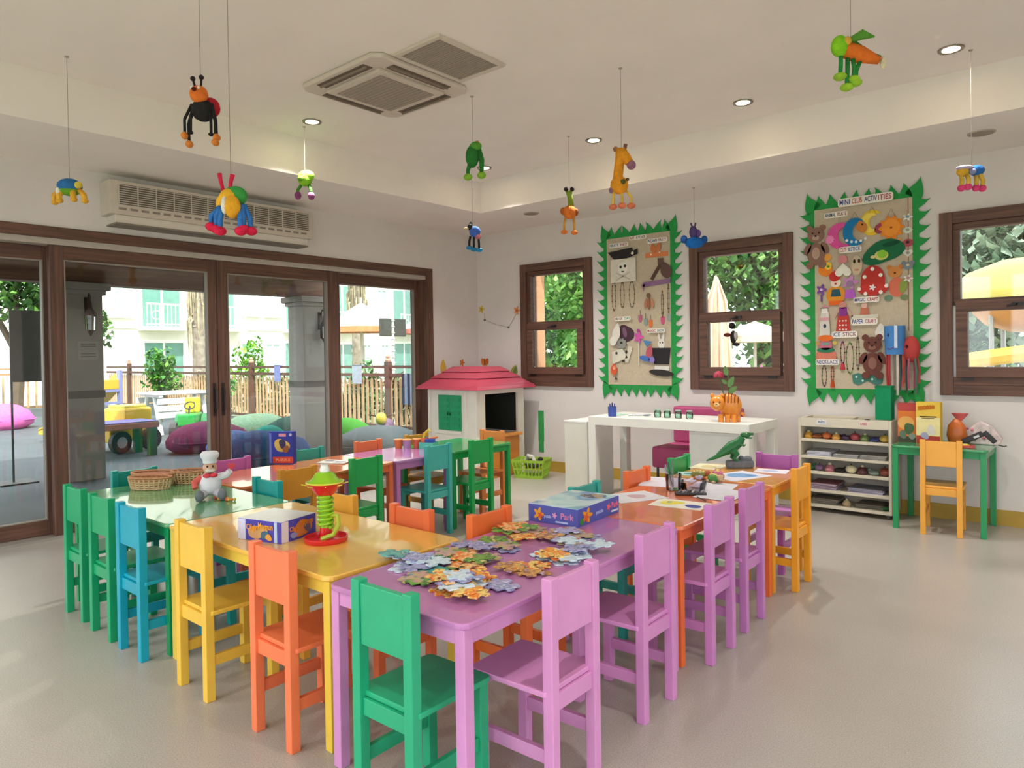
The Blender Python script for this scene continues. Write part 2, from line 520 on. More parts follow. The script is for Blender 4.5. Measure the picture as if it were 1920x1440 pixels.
# ------------------------------------------------------------------ small tables
GREEN, YEL, PUR, ORA, AMB, TEAL, BLUE = '12a06a', 'e9bd45', 'bd74b4', 'ee7443', 'f0a32c', '2fa79b', '079fb8'
TH = 0.575
def tabletop_mat(h):
    return mat(h, 0.2, 0.05, 4.0, 0.012, bscale=12, coat=0.6)
def table(label, x, y, rz, L, W, top, frame, group='low coloured tables', H=TH, name='kids_table'):
    # local: length along Y, width along X, origin at floor centre
    r = thing(name, label, 'table', (x, y, 0), rz, group)
    b = MB()
    rc = 0.035; pts = []
    for (cx, cy, a0) in ((W/2-rc, -L/2+rc, -PI/2), (W/2-rc, L/2-rc, 0), (-W/2+rc, L/2-rc, PI/2), (-W/2+rc, -L/2+rc, PI)):
        for k in range(5): pts.append((cx + rc*math.cos(a0 + k*PI/8), cy + rc*math.sin(a0 + k*PI/8)))
    b.prism(pts, H - 0.018, H)
    b.build('tabletop', tabletop_mat(top), r, bevel=0.006, seg=3)
    fm = paint(frame); i = 0.010; t = 0.036
    for sx in (-1, 1):
        for sy in (-1, 1):
            x0 = sx * (W/2 - i); y0 = sy * (L/2 - i)
            MB().box(x0, y0, 0, x0 - sx*t, y0 - sy*t, H - 0.018).build('leg', fm, r, bevel=0.003)
    ah = 0.045
    for s in (-1, 1):
        MB().box(s*(W/2-i-.004), -L/2+i+t, H-.018-ah, s*(W/2-i-.022), L/2-i-t, H-.018).build('apron', fm, r, bevel=0.002)
        MB().box(-W/2+i+t, s*(L/2-i-.004), H-.018-ah, W/2-i-t, s*(L/2-i-.022), H-.018).build('apron', fm, r, bevel=0.002)
    return r
table('green table with wicker baskets and a chef doll', 2.131, -4.522, PI/2, 1.158, 0.61, '5aa06a', '0f9458')
table('yellow table with a boxed game and a marble run tower', 3.301, -4.522, PI/2, 1.176, 0.61, 'eebb55', 'e5c34a')
AR = 0.033
def RC(s, off):   # right column frame: s along the row, off outward from its outer edge
    return (4.515 - s * math.sin(AR) + off * math.cos(AR), -4.845 + s * math.cos(AR) + off * math.sin(AR))
def rct(label, s0, s1, top, frame):
    x, y = RC((s0 + s1)/2, -0.2925)
    table(label, x, y, AR, s1 - s0 - 0.004, 0.585, top, frame)
rct('purple table covered with jigsaw pieces, nearest the viewer', 0, 1.285, 'bd7ab4', 'cf8cc2')
rct('orange table with drawings and pencils, right row', 1.287, 2.388, 'e27646', 'ef6f35')
rct('amber end table of the right row with a toy dinosaur', 2.39, 2.94, 'e2a147', 'eea02e')
def LC(s, off):   # left column: s from the green table's far edge, off outward from its inner edge
    return (2.15 - s * math.sin(AR) + off * math.cos(AR), -4.190 + s * math.cos(AR) + off * math.sin(AR))
def lct(label, s0, s1, top, frame):
    x, y = LC((s0 + s1)/2, -0.29)
    table(label, x, y, AR, s1 - s0 - 0.004, 0.58, top, frame)
lct('orange table by the sliding doors with a blue puzzle box', 0, 1.13, 'd9814f', 'e06a3a')
lct('purple table of the left row with a small toy basket', 1.135, 1.68, 'b07bb4', 'b674b0')
lct('green end table of the left row before the playhouse', 1.685, 2.385, '3fa05c', '1f9a4e')
table('small green table against the window wall beside the white shelf unit', 4.853, -0.275, 0, 0.53, 0.585, '3d9a62', '2a9a5e', H=0.595)

# ------------------------------------------------------------------ children's chairs
CH = {}
def chair_meshes():
    W = 0.125; p = 0.034; D = 0.155
    m = {}
    def sq(x, y, z0, z1): return MB().box(x - p/2, y - p/2, z0, x + p/2, y + p/2, z1)
    m['back_post_l'] = sq(-W + p/2, -D + p/2, 0, .655).mesh('back_post', 0.003)
    m['back_post_r'] = sq(W - p/2, -D + p/2, 0, .655).mesh('back_post', 0.003)
    m['leg_l'] = sq(-W + p/2, D - .012 - p/2, 0, .322).mesh('leg', 0.003)
    m['leg_r'] = sq(W - p/2, D - .012 - p/2, 0, .322).mesh('leg', 0.003)
    m['backrest'] = MB().box(-W + p, -D + .006, .474, W - p, -D + .026, .646).mesh('backrest', 0.003)
    sw = W + 0.007; rc = 0.02; y0 = -D + 0.020; y1 = D
    pts = []
    for (cx, cy, a0) in ((sw-rc, y0+.008, -PI/2), (sw-rc, y1-rc, 0), (-sw+rc, y1-rc, PI/2), (-sw+rc, y0+.008, PI)):
        rr = rc if cy > 0 else .008
        cx = cx if cy > 0 else math.copysign(sw - .008, cx)
        for k in range(5): pts.append((cx + rr*math.cos(a0 + k*PI/8), cy + rr*math.sin(a0 + k*PI/8)))
    # notch around the posts: seat corners lap only the outer half of each post
    m['seat'] = MB().prism(pts, .322, .338).mesh('seat', 0.004, 3)
    m['back_rail'] = MB().box(-W + p, -D + .010, .272, W - p, -D + .028, .321).mesh('back_rail', 0.002)
    m['front_rail'] = MB().box(-W + p, D - .036, .277, W - p, D - .018, .321).mesh('front_rail', 0.002)
    m['stretcher_l'] = MB().box(-W + .008, -D + p, .128, -W + .026, D - .012 - p, .168).mesh('stretcher', 0.002)
    m['stretcher_r'] = MB().box(W - .026, -D + p, .128, W - .008, D - .012 - p, .168).mesh('stretcher', 0.002)
    return m
CHM = chair_meshes()
def chair(label, x, y, rz, colour, group):
    r = thing('kids_chair', label, 'chair', (x, y, 0), rz, group)
    if colour not in CH:
        d = {}
        for k, me in CHM.items():
            c2 = me.copy(); c2.materials.append(paint(colour)); d[k] = c2
        CH[colour] = d
    for k, me in CH[colour].items():
        nm = k[:-2] if k[-2:] in ('_l', '_r') else k
        link(nm, me, None, r)
    return r
D2 = 0.155
G1 = 'chairs along the front row'
for lb, x, yb, col in (
    ('green chair at the front row, farthest left by the sliding doors', 1.835, -4.915, GREEN),
    ('green chair between the far left green chair and the blue one', 2.21, -4.925, GREEN),
    ('blue chair drawn up to the green basket table', 2.545, -4.925, BLUE),
    ('yellow chair at the front of the yellow table', 3.11, -4.915, YEL),
    ('orange chair at the front of the yellow table', 3.66, -4.905, 'ee7a4e')):
    chair(lb, x, yb + D2, 0, col, G1)
chair('green chair at the near end of the purple jigsaw table', 4.28, -4.935 + D2, 0.02, '22a677', G1)
def rchair(lb, y, off, col, grp, inner=False):
    s = (y + 4.845) / math.cos(AR)
    if not inner:
        X, Y = RC(s, off - D2); chair(lb, X, Y, PI/2 + AR, col, grp)
    else:
        X, Y = RC(s, -0.585 - off + D2); chair(lb, X, Y, -PI/2 + AR, col, grp)
G2 = 'purple and amber chairs on the outer side of the right row'
rchair('purple chair nearest the viewer, at the jigsaw table', -4.485, .112, 'd893c8', G2)
rchair('purple chair second in the outer right row, from the viewer', -3.91, .085, 'd28ac4', G2)
rchair('purple chair third in the outer right row, at the orange table', -3.335, .085, 'ca82c0', G2)
rchair('purple chair next to the amber chair in the outer right row', -2.92, .07, 'c47cbc', G2)
rchair('amber chair at the far end of the outer right row', -2.225, .085, AMB, G2)
G3 = 'chairs on the inner side of the right row'
rchair('orange chair behind the jigsaw table, left of the blue puzzle box', -4.025, .045, 'ef7436', G3, True)
rchair('teal chair behind the blue puzzle box', -3.32, .045, TEAL, G3, True)
rchair('orange chair behind the orange drawing table', -2.785, .055, 'ee7239', G3, True)
rchair('green chair behind the pencil cup, before the pink armchair', -2.23, .075, '27a45a', G3, True)
chair('purple chair at the far end of the amber table, back to the wall', 4.222, -1.80 - D2, PI + AR, 'b765b3', G3)
G4 = 'chairs on the inner side of the front row'
chair('teal chair across the green table beside the chef doll', 2.435, -4.175 - D2, PI, '16a3a0', G4)
chair('yellow chair across the yellow table behind the marble run', 3.06, -4.175 - D2, PI, 'e8a93a', G4)
chair('orange chair across the yellow table near its right corner', 3.565, -4.175 - D2, PI, 'ee7748', G4)
G5 = 'chairs around the left row'
def lchair(lb, y, col, xo):
    chair(lb, xo - D2, y, PI/2 + AR, col, G5)
lchair('amber chair turned to the left row behind the marble run tower', -3.885, 'd99530', 2.245)
lchair('green chair at the inner side of the orange table by the doors', -3.385, '1aa450', 2.225)
lchair('teal chair at the inner side of the left purple table', -2.695, '40b0a8', 2.155)
lchair('green chair before the green end table and the playhouse', -2.29, '16a04c', 2.19)
def fchair(lb, y, col, xo):
    chair(lb, xo + D2, y, -PI/2 + AR, col, G5)
fchair('purple chair against the sliding doors beside the chef doll', -3.91, 'b565ae', 1.52)
fchair('teal chair against the sliding doors behind the blue box', -3.34, '2b9f92', 1.50)
fchair('orange chair against the sliding doors, left of the toy basket', -2.81, 'dd7444', 1.483)
fchair('amber chair on the far side of the left purple table', -2.305, 'c98a2c', 1.46)
chair('teal chair at the left end of the green basket table', 1.455 + D2, -4.475, -PI/2, '16998f', G5)
chair('orange chair at the far end of the green table by the playhouse', 1.82, -1.75 - D2, PI + AR, 'e08344', G5)
chair('amber chair alone at the small green table by the window wall', 4.872, -0.605 + D2, 0.08, 'efab42', 'chairs by the window wall')
# ------------------------------------------------------------------ outline shapes in a unit box
def ell(n=20): return [(.5*math.cos(2*PI*i/n), .5*math.sin(2*PI*i/n)) for i in range(n)]
def rect(): return [(-.5,-.5),(.5,-.5),(.5,.5),(-.5,.5)]
def tri(): return [(-.5,-.5),(.5,-.5),(0,.5)]
def trap(k=.7): return [(-.5,-.5),(.5,-.5),(.5*k,.5),(-.5*k,.5)]
def moon(n=14, flip=1):
    o = [(.5*math.cos(a), .5*math.sin(a)) for a in [PI*.28 + i*PI*1.44/n for i in range(n+1)]]
    i_ = [(.24+.34*math.cos(a), .34*math.sin(a)) for a in [PI*1.62 - i*PI*1.24/n for i in range(n+1)]]
    return [(x*flip, y) for x, y in o + i_]
def star(n=10, k=.72): return [((.5 if i % 2 == 0 else .5*k)*math.cos(PI*i/n), (.5 if i % 2 == 0 else .5*k)*math.sin(PI*i/n)) for i in range(2*n)]
def flower(n=5): return [(.5*(.72+.28*math.cos(n*a))*math.cos(a), .5*(.72+.28*math.cos(n*a))*math.sin(a)) for a in [2*PI*i/40 for i in range(40)]]
def blob(seed, n=18, k=.16):
    q = random.Random(seed); ph = [q.random()*6.28 for _ in range(3)]
    return [(.5*(1-k+k*math.sin(2*a+ph[0])*.6+k*math.sin(3*a+ph[1])*.4)*math.cos(a), .5*(1-k+k*math.sin(2*a+ph[0])*.6+k*math.sin(3*a+ph[1])*.4)*math.sin(a)) for a in [2*PI*i/n for i in range(n)]]
def drop(): return [(.5*math.cos(a)*(1-.45*max(0,math.sin(a))**1.0), .5*math.sin(a)) for a in [2*PI*i/20 for i in range(20)]]
def heart(): return [(x/34, (y+2)/30) for x, y in [(16*math.sin(t)**3, 13*math.cos(t)-5*math.cos(2*t)-2*math.cos(3*t)-math.cos(4*t)) for t in [2*PI*i/24 for i in range(24)]]]
def arch(): return [(-.5,-.5),(.5,-.5)] + [(.5*math.cos(a), .5*math.sin(a)) for a in [PI*i/10 for i in range(11)]]
SH = dict(ell=ell, rect=rect, tri=tri, trap=trap, moon=moon, star=star, flower=flower, drop=drop, heart=heart, arch=arch)

NC = [0]
def craft(name, label, cat, x, z, parts, group, y=-0.020, th=0.004):
    """flat craft pinned on the wall y=0; parts: (name, shape, dx, dz, w, h, colour, layer[, angle])"""
    NC[0] += 1
    if group.startswith('paper crafts'): y -= .0042*(NC[0] % 5)
    r = thing(name, label, cat, (x, y, z), 0, group)
    k = 1.16 if group.startswith('paper crafts') else 1.0
    for q in parts:
        nm, sh, dx, dz, ww, hh, col, ly = q[:8]
        dx *= k; dz *= k; ww *= k; hh *= k
        a = math.radians(q[8]) if len(q) > 8 else 0
        o = SH[sh]() if isinstance(sh, str) else sh
        pts = [(dx + ww*px*math.cos(a) - hh*pz*math.sin(a), dz + ww*px*math.sin(a) + hh*pz*math.cos(a)) for px, pz in o]
        T = TR(0, -ly*th, 0) @ TXW
        MB().prism(pts, 0, th * 0.98, T).build(nm, paper(col), r)
    return r

# ------------------------------------------------------------------ pin boards with leaf borders
def leaf_mesh(curl):
    # leaf pointing +Y, base on y=0, unit: width 1, length 1
    n = 8; L = []; Rr = []
    for i in range(n + 1):
        t = i / n
        wv = 0.5 * (1 - t)**1.05 * (1 + .45*math.sin(PI*t)) if t < 1 else 0
        cx = curl * t**3 * 1.3
        L.append((cx - wv, t)); Rr.append((cx + wv, t))
    return L + Rr[::-1][1:]
BG = mat('2f9a4c', 0.75, 0.08, 10, spec=0.2)
LM = {}
for cu in (-.5, -.35, -.12, .12, .35, .5):
    m2 = MB().prism([(x*.088, y*.122) for x, y in leaf_mesh(cu)], 0, .006).mesh('leaf'); m2.materials.append(BG); LM[cu] = m2
BIG = MB().prism([(x*.12, y*.155) for x, y in leaf_mesh(.25)], 0, .006).mesh('leaf'); BIG.materials.append(BG)
BIGL = MB().prism([(x*.12, y*.155) for x, y in leaf_mesh(-.25)], 0, .006).mesh('leaf'); BIGL.materials.append(BG)
def board(label, x0, x1, z0=0.965, z1=2.445):
    r = thing('pin_board', label, 'board', ((x0+x1)/2, -0.001, z0), 0, 'pin boards with leaf borders')
    W = x1 - x0; H = z1 - z0; f = 0.042
    MB().box(-W/2, -.016, 0, W/2, 0, H).build('cork_panel', mat('c3b49c', 0.85, 0.05, 40, 0.1, spec=0.2), r)
    MB().frame(1, -W/2 - f, W/2 + f, -f, H + f, -.014, 0, f + .005).build('border', BG, r)
    def lf(me, x, z, ang):
        o = link('leaf', me, None, r)
        o.matrix_local = TR(x, -.009, z) @ TXW @ Matrix.Rotation(ang, 4, 'Z')
    n = 8
    for i in range(n):
        xx = -W/2 + (i + .5) * W / n
        lf(LM[rnd.choice((-.35, -.12, .12, .35))], xx, H + f - .045, 0)
        lf(LM[rnd.choice((-.12, .12))], xx, -f + .045, PI)
    n = 15
    for i in range(n):
        zz = (i + .5) * H / n
        lf(LM[rnd.choice((.35, .5))], -W/2 - f + .045, zz, PI/2 + .12)
        lf(LM[rnd.choice((-.35, -.5))], W/2 + f - .045, zz, -PI/2 - .12)
    for sx in (-1, 1):
        lf(BIG if sx < 0 else BIGL, sx*(W/2), H, -sx*PI/5.2)
        lf(BIGL if sx < 0 else BIG, sx*(W/2), 0, -sx*(PI - PI/5.2))
    return r
board('cork board of pirate and animal crafts, left of the middle window', 1.842, 2.556)
board('cork board headed with the activities banner, right of the middle window', 3.887, 4.610)

def banner(x, z, W, H, words, label, sz=None):
    r = thing('banner', label, 'sign', (x, -0.042, z), 0, 'word strips on the pin boards')
    rc = H*.3; pts = []
    for (cx, cy, a0) in ((W/2-rc, -H/2+rc, -PI/2), (W/2-rc, H/2-rc, 0), (-W/2+rc, H/2-rc, PI/2), (-W/2+rc, -H/2+rc, PI)):
        for k in range(4): pts.append((cx + rc*math.cos(a0 + k*PI/6), cy + rc*math.sin(a0 + k*PI/6)))
    MB().prism(pts, 0, .002, TXW).build('card', paper('ece6da'), r)
    tot = sum(len(t) for t, _ in words) + (len(words)-1)*.6 - .6*sum(t[0] == '~' for t, _ in words) - sum(t[0] == '~' for t, _ in words)
    cx = -W*.47
    for t, colr in words:
        if t[0] == '~': t = t[1:]; cx -= W*.94*.6/tot
        ww = W*.94*len(t)/tot
        text(t, H*.86, paper(colr), TR(cx + ww/2, -.0028, 0) @ TXW, r, ww*.94)
        cx += ww + W*.94*.6/tot
banner(4.283, 2.471, .407, .068, [('MINI', '3a3f86'), ('CLUB', 'c2532f'), ('ACTIV', '2f4f8a'), ('~ITIES', 'b03a4a')], 'long banner reading MINI CLUB ACTIVITIES on top of the right board')
banner(4.063, 2.382, .181, .047, [('ANIMAL', '3c4a6a'), ('PLATE', '9a4a55')], 'small word strip above the pink paper moon')
banner(4.171, 2.089, .169, .051, [('CUT', 'b04a4a'), ('&STICK', '4a6a9a')], 'small word strip under the blue paper moon')
banner(4.286, 1.678, .188, .046, [('MAGIC', '34428a'), ('CRAFT', 'a83a4a')], 'word strip below the red paper mushroom')
banner(4.269, 1.505, .196, .055, [('PAPER', '3a4a8a'), ('CRAFT', 'b04a6a')], 'word strip above the dark brown paper bear')
banner(4.120, 1.407, .195, .052, [('ICE', '4a6aa0'), ('STICK', '8a4a6a')], 'word strip below the paper doll in a red dress')
banner(3.986, 1.183, .184, .048, [('NECK', '2f4590'), ('~LACE', '6a6aa0')], 'word strip at the lower left of the right board')
banner(2.220, 2.418, .192, .042, [('ART', 'a05a4a'), ('ATTACK', '5a5a5a')], 'word strip at the top centre of the left board')
banner(1.999, 2.367, .225, .043, [('PIRATE', '44608a'), ('PARTY', 'a04a6a')], 'word strip above the black paper ship')
banner(2.431, 2.365, .219, .046, [('INDIAN', '45507a'), ('PARTY', '9a5a6a')], 'word strip above the orange paper crown')
banner(2.035, 1.628, .186, .043, [('MASK', '8a7a70'), ('DAY', '4a9a80')], 'word strip above the dark purple mask')
banner(2.405, 1.496, .197, .041, [('MAGIC', 'b05a5a'), ('SHOW', '3a6a8a')], 'word strip above the white rabbit and top hat')

GB = 'paper crafts on the right board'
def bear(nm, lb, x, z, k, c, c2, y=-.02):
    craft(nm, lb, 'paper craft', x, z, [('body','ell',0,-.06*k,.125*k,.16*k,c,0),('head','ell',0,.075*k,.115*k,.11*k,c,1),
        ('ear','ell',-.045*k,.125*k,.045*k,.045*k,c,0),('ear','ell',.045*k,.125*k,.045*k,.045*k,c,0),('arm','ell',-.06*k,-.02*k,.045*k,.09*k,c,0,-25),('arm','ell',.06*k,-.02*k,.045*k,.09*k,c,0,25),
        ('foot','ell',-.042*k,-.14*k,.055*k,.05*k,c,1),('foot','ell',.042*k,-.14*k,.055*k,.05*k,c,1),('tummy','ell',0,-.055*k,.055*k,.085*k,c2,1),('muzzle','ell',0,.055*k,.05*k,.035*k,c2,2),('nose','ell',0,.068*k,.016*k,.012*k,'2a2020',3),('eye','ell',-.022*k,.09*k,.012*k,.012*k,'2a2020',2),('eye','ell',.022*k,.09*k,.012*k,.012*k,'2a2020',2)], GB, y)
bear('paper_bear', 'greyish brown paper bear over the left border of the right board', 3.902, 2.150, 1.0, '8d6b5c', 'b89a88')
bear('paper_bear', 'dark brown paper bear at the lower middle of the right board', 4.325, 1.235, .98, '6f4238', '8f6458')
def hangstr(r, pts):
    MB().tube(pts, .0015, 4).build('string', paper('7a6a5c'), r)
q = craft('paper_moon', 'pink paper plate moon with a star on its string', 'paper craft', 4.095, 2.209, [('moon','moon',0,0,.175,.185,'d8559a',0),('star','star',-.07,-.02,.07,.07,'f08abf',1),('tail','drop',.055,-.03,.06,.08,'9fc0d0',1,70)], GB)
hangstr(q, [(0, -.004, .09), (.0, -.004, .17)])
q = craft('paper_moon', 'blue paper plate moon with a brown face', 'paper craft', 4.204, 2.226, [('moon','moon',0,0,.155,.195,'1f7ab0',0),('face','drop',.045,.03,.07,.085,'c98040',1,20),('eye','ell',.05,.045,.012,.012,'332222',2)] + [('dot','ell',-.05+.03*k,-.07+.004*(k-2)**2,.018,.018,'e6eef2',1) for k in range(5)], GB)
hangstr(q, [(-.03, -.004, .085), (.0, -.004, .16), (.05, -.004, .06)])
q = craft('paper_moon', 'yellow paper plate moon hung at the top of the right board', 'paper craft', 4.328, 2.285, [('moon','moon',0,0,.15,.175,'e8c535',0),('stripe','moon',-.012,.0,.115,.135,'f3da62',1),('bird','drop',.05,-.04,.06,.085,'a5485a',1,-30)], GB)
hangstr(q, [(-.02, -.004, .08), (.0, -.004, .13), (.03, -.004, .07)])
q = craft('paper_sun', 'orange paper plate sun at the top right of the right board', 'paper craft', 4.466, 2.228, [('disc','star',0,0,.165,.18,'ea8a2c',0),('face','ell',0,0,.11,.115,'f0983a',1),('nose','ell',0,0,.014,.014,'8a4a20',2),('leg','rect',-.05,-.095,.02,.04,'e8a050',0),('leg','rect',.05,-.095,.02,.04,'e8a050',0)], GB)
hangstr(q, [(-.03, -.004, .08), (.0, -.004, .15), (.03, -.004, .08)])
craft('paper_pond', 'dark green paper pond with a light green turtle', 'paper craft', 4.408, 2.046, [('pond',blob(3),0,0,.29,.20,'1f6b45',0,18),('reed','ell',.05,.05,.11,.03,'174f38',1,10),('turtle_body','ell',-.01,-.022,.085,.065,'d8d27a',1),('turtle_shell','ell',-.005,-.015,.06,.055,'8cc63f',2),('turtle_head','ell',-.06,-.03,.035,.022,'d8c890',2)], GB)
craft('paper_ghost', 'white paper figure in a pink cap beside the orange paper duck', 'paper craft', 4.113, 1.955, [('body','heart',0,-.02,.115,.10,'e6e2d4',0,180),('cap','arch',0,.055,.055,.055,'d98a90',1)], GB)
craft('paper_portrait', 'pale paper face with two black eyes', 'paper craft', 4.217, 1.956, [('face','ell',0,0,.07,.135,'cbb89c',0),('eye','ell',-.014,.03,.016,.028,'2a2622',1),('eye','ell',.016,.03,.016,.028,'2a2622',1),('mouth','ell',0,-.03,.03,.014,'c08a78',1)], GB)
craft('paper_duck', 'orange and yellow paper duck at the left edge of the right board', 'paper craft', 3.981, 1.975, [('body','drop',-.01,-.015,.10,.12,'e8842f',0,20),('wing','ell',.012,0,.05,.055,'f0c94a',1),('spot','ell',.014,-.005,.018,.018,'6a9a3a',2),('head','ell',.01,.06,.05,.05,'eda24a',1)], GB)
craft('paper_clown', 'paper clown with a red hat and an orange coat', 'paper craft', 4.054, 1.800, [('coat','ell',0,-.06,.13,.13,'d9902f',0),('shirt','trap',0,-.045,.07,.05,'2f5a6a',1),('face','ell',0,.025,.07,.065,'e9d6c2',1),('hat','drop',-.005,.075,.075,.08,'c0342f',2,-15),('nose','ell',0,.02,.014,.014,'c03a3a',2),('trousers','rect',0,-.115,.095,.03,'e2672c',1)], GB)
craft('paper_flower', 'purple paper flower beside the paper clown', 'paper craft', 3.942, 1.77, [('petals','flower',0,.01,.075,.085,'7a4a92',0),('centre','ell',0,.01,.02,.02,'d8c8e6',1),('stalk','rect',0,-.05,.012,.05,'6a4a8a',0)], GB)
craft('paper_octopus', 'pink dotted paper octopus left of the mushroom', 'paper craft', 4.164, 1.797, [('head','flower',0,.025,.11,.10,'c98ac0',0),('face','ell',0,.015,.045,.045,'9a7a9a',1),('skirt','trap',0,-.055,.075,.06,'b460c0',1)], GB)
craft('paper_mushroom', 'red paper mushroom with white dots', 'paper craft', 4.334, 1.812, [('cap','arch',0,.02,.15,.19,'b5362f',0),('brim','ell',0,-.045,.19,.08,'c23a34',1),('stem','rect',0,-.10,.05,.05,'c65a56',0)] + [('dot','ell',dx,dz,.024,.026,'efe6dc',2) for dx, dz in ((-.085,-.04),(-.05,.04),(0,.09),(.05,.045),(.085,-.03),(-.045,-.075),(.05,-.07))] + [('flower','flower',0,-.035,.045,.045,'e9dfe0',3)], GB)
craft('paper_jungle_bear', 'orange paper bear sitting in green leaves at the right edge of the board', 'paper craft', 4.489, 1.798, [('body','ell',.01,-.03,.10,.13,'d5725a',0),('head','ell',0,.07,.085,.075,'d08a4a',1),('ear','ell',-.035,.105,.03,.03,'c97a3a',0),('ear','ell',.035,.105,.03,.03,'c97a3a',0),('leaf','drop',.05,-.02,.05,.10,'8a9a4a',1,-10),('foot','ell',-.04,-.10,.05,.04,'6a8a70',1),('foot','ell',.055,-.10,.05,.04,'7a8a60',1),('nose','ell',0,.065,.014,.012,'3a2a20',2)], GB)
for lb, z, c, c2, sh in (('white flower pair on top of the string garland', 2.293, 'e2e6e2', '8aa0a8', 'flower'), ('pale sheep on the string garland', 2.193, 'd8dcc8', 'a0a890', 'star'), ('small red face on the string garland', 2.097, 'b0525a', '3a2a2a', 'ell'), ('white pig shape on the string garland', 2.016, 'dcdcd0', '9a9a90', 'heart'), ('grey mouse on the string garland', 1.922, '7f8890', 'c8b89a', 'ell'), ('white daisy at the bottom of the string garland', 1.823, 'e6e2da', 'c08a90', 'flower')):
    craft('garland_charm', lb, 'paper craft', 4.580, z, [('shape', sh, 0, 0, .075, .06, c, 1), ('centre', 'ell', 0, .004, .025, .022, c2, 2)] + ([('ear','ell',-.03,.02,.035,.035,c,0),('ear','ell',.03,.02,.035,.035,c,0)] if 'mouse' in lb else []), 'charms on the string garland', y=-.022)
tag(MB().tube([(4.582, -.0195, 2.44), (4.580, -.0195, 1.42)], .0025, 5).build('garland_string', paper('9a5a48')), 'thin red brown garland string down the right board', 'string')
craft('paper_doll', 'paper doll in a long red dotted dress', 'paper craft', 4.109, 1.54, [('dress','trap',0,-.045,.10,.13,'c2423a',0),('bodice','rect',0,.045,.05,.06,'8a3a8a',1),('head','ell',0,.09,.05,.05,'c98a80',1),('arm','rect',-.04,.04,.014,.08,'c8a090',0,-30),('arm','rect',.04,.04,.014,.08,'c8a090',0,30)] + [('dot','ell',-.02+.02*(k%3),-.08+.03*(k//3),.012,.012,'eccfc8',2) for k in range(9)], GB)
craft('paper_lighthouse', 'pale paper lighthouse at the left of the right board', 'paper craft', 3.968, 1.515, [('tower','trap',0,-.02,.075,.18,'d2cdc2',0),('lantern','rect',0,.08,.04,.04,'e8e4da',1),('roof','tri',0,.11,.06,.03,'c98a90',1),('window','ell',0,-.03,.02,.03,'3a4a5a',1),('band','rect',0,.02,.062,.022,'d8a0a4',1)], GB)
craft('paper_totem', 'paper totem clown in orange, pink and green', 'paper craft', 3.975, 1.305, [('base','arch',0,-.055,.14,.09,'cf7a66',0),('collar','ell',0,-.02,.12,.035,'2f7a5a',1),('face','ell',0,.015,.09,.07,'c8708a',1),('eye_band','ell',0,.025,.06,.02,'7a9a8a',2),('hair','ell',0,.065,.10,.045,'e0702f',2),('ear','ell',-.055,.03,.03,.03,'c89a5a',0),('ear','ell',.06,.03,.03,.03,'c8b05a',0)], GB)
def beads(lb, x, z, w, h, cols, tass=None):
    r = thing('bead_necklace', lb, 'necklace', (x, -.022, z), 0, 'bead necklaces on the pin boards')
    loop = [(w/2*math.sin(2*PI*i/16), 0, h/2*math.cos(2*PI*i/16)) for i in range(17)]
    MB().tube(loop, .0018, 4).build('cord', paper('5a4a40'), r)
    for i in range(16):
        MB().ball(loop[i], .0065, 6, 4).build('bead', plastic(cols[i % len(cols)]), r, smooth=True)
    if tass: MB().cyl((0, 0, -h/2), (0, 0, -h/2 - .05), .012, .02, 8).build('tassel', fabric(tass), r)
beads('pink bead necklace with a red tassel', 4.10, 1.26, .03, .18, ['a04a8a', '2a2024', 'c05a80'], 'cf3f50')
beads('green bead necklace with dark beads on the right board', 4.155, 1.216, .055, .25, ['5aa040', '3a6a2a', '2a2a20', '86b84a'])
beads('thin brown bead necklace beside the dark brown paper bear', 4.215, 1.25, .02, .26, ['6a5a4a', '3a3026', '8a7a62'])
beads('black and red bead necklaces at the lower left corner of the right board', 3.955, 1.07, .035, .17, ['5a4a40', '8a6a50'])
beads('red tassel necklace at the lower left corner of the right board', 4.02, 1.085, .02, .12, ['c8583a', '7a3a2a'], 'c9542f')
craft('glitter_mask', 'grey green glitter eye mask at the bottom of the right board', 'mask', 4.285, 1.045, [('mask',[(-.5,.35),(-.3,.5),(-.08,.35),(0,.45),(.08,.35),(.3,.5),(.5,.35),(.46,-.3),(.3,-.5),(.1,-.25),(0,-.15),(-.1,-.25),(-.3,-.5),(-.46,-.3)],0,0,.20,.085,'4a7f72',0)] + [('sequin','ell',dx,dz,.014,.014,'cfe8e0',1) for dx, dz in ((-.07,.015),(-.03,-.01),(.03,.0),(.07,.02),(0,.02))], GB)
craft('paper_ghost', 'small white tissue ghost beside the dark brown bear', 'paper craft', 4.385, 1.42, [('body','drop',0,0,.07,.115,'e4dfd6',0),('fold','drop',.015,-.02,.03,.07,'f0ece4',1)], GB)
craft('paper_doll', 'tiny paper doll between two word strips', 'paper craft', 4.27, 1.605, [('body','trap',0,-.015,.06,.05,'c0705a',0),('head','ell',0,.025,.04,.04,'d8b0a0',1),('shelf','rect',0,-.05,.17,.022,'d8d0c0',0)], GB)
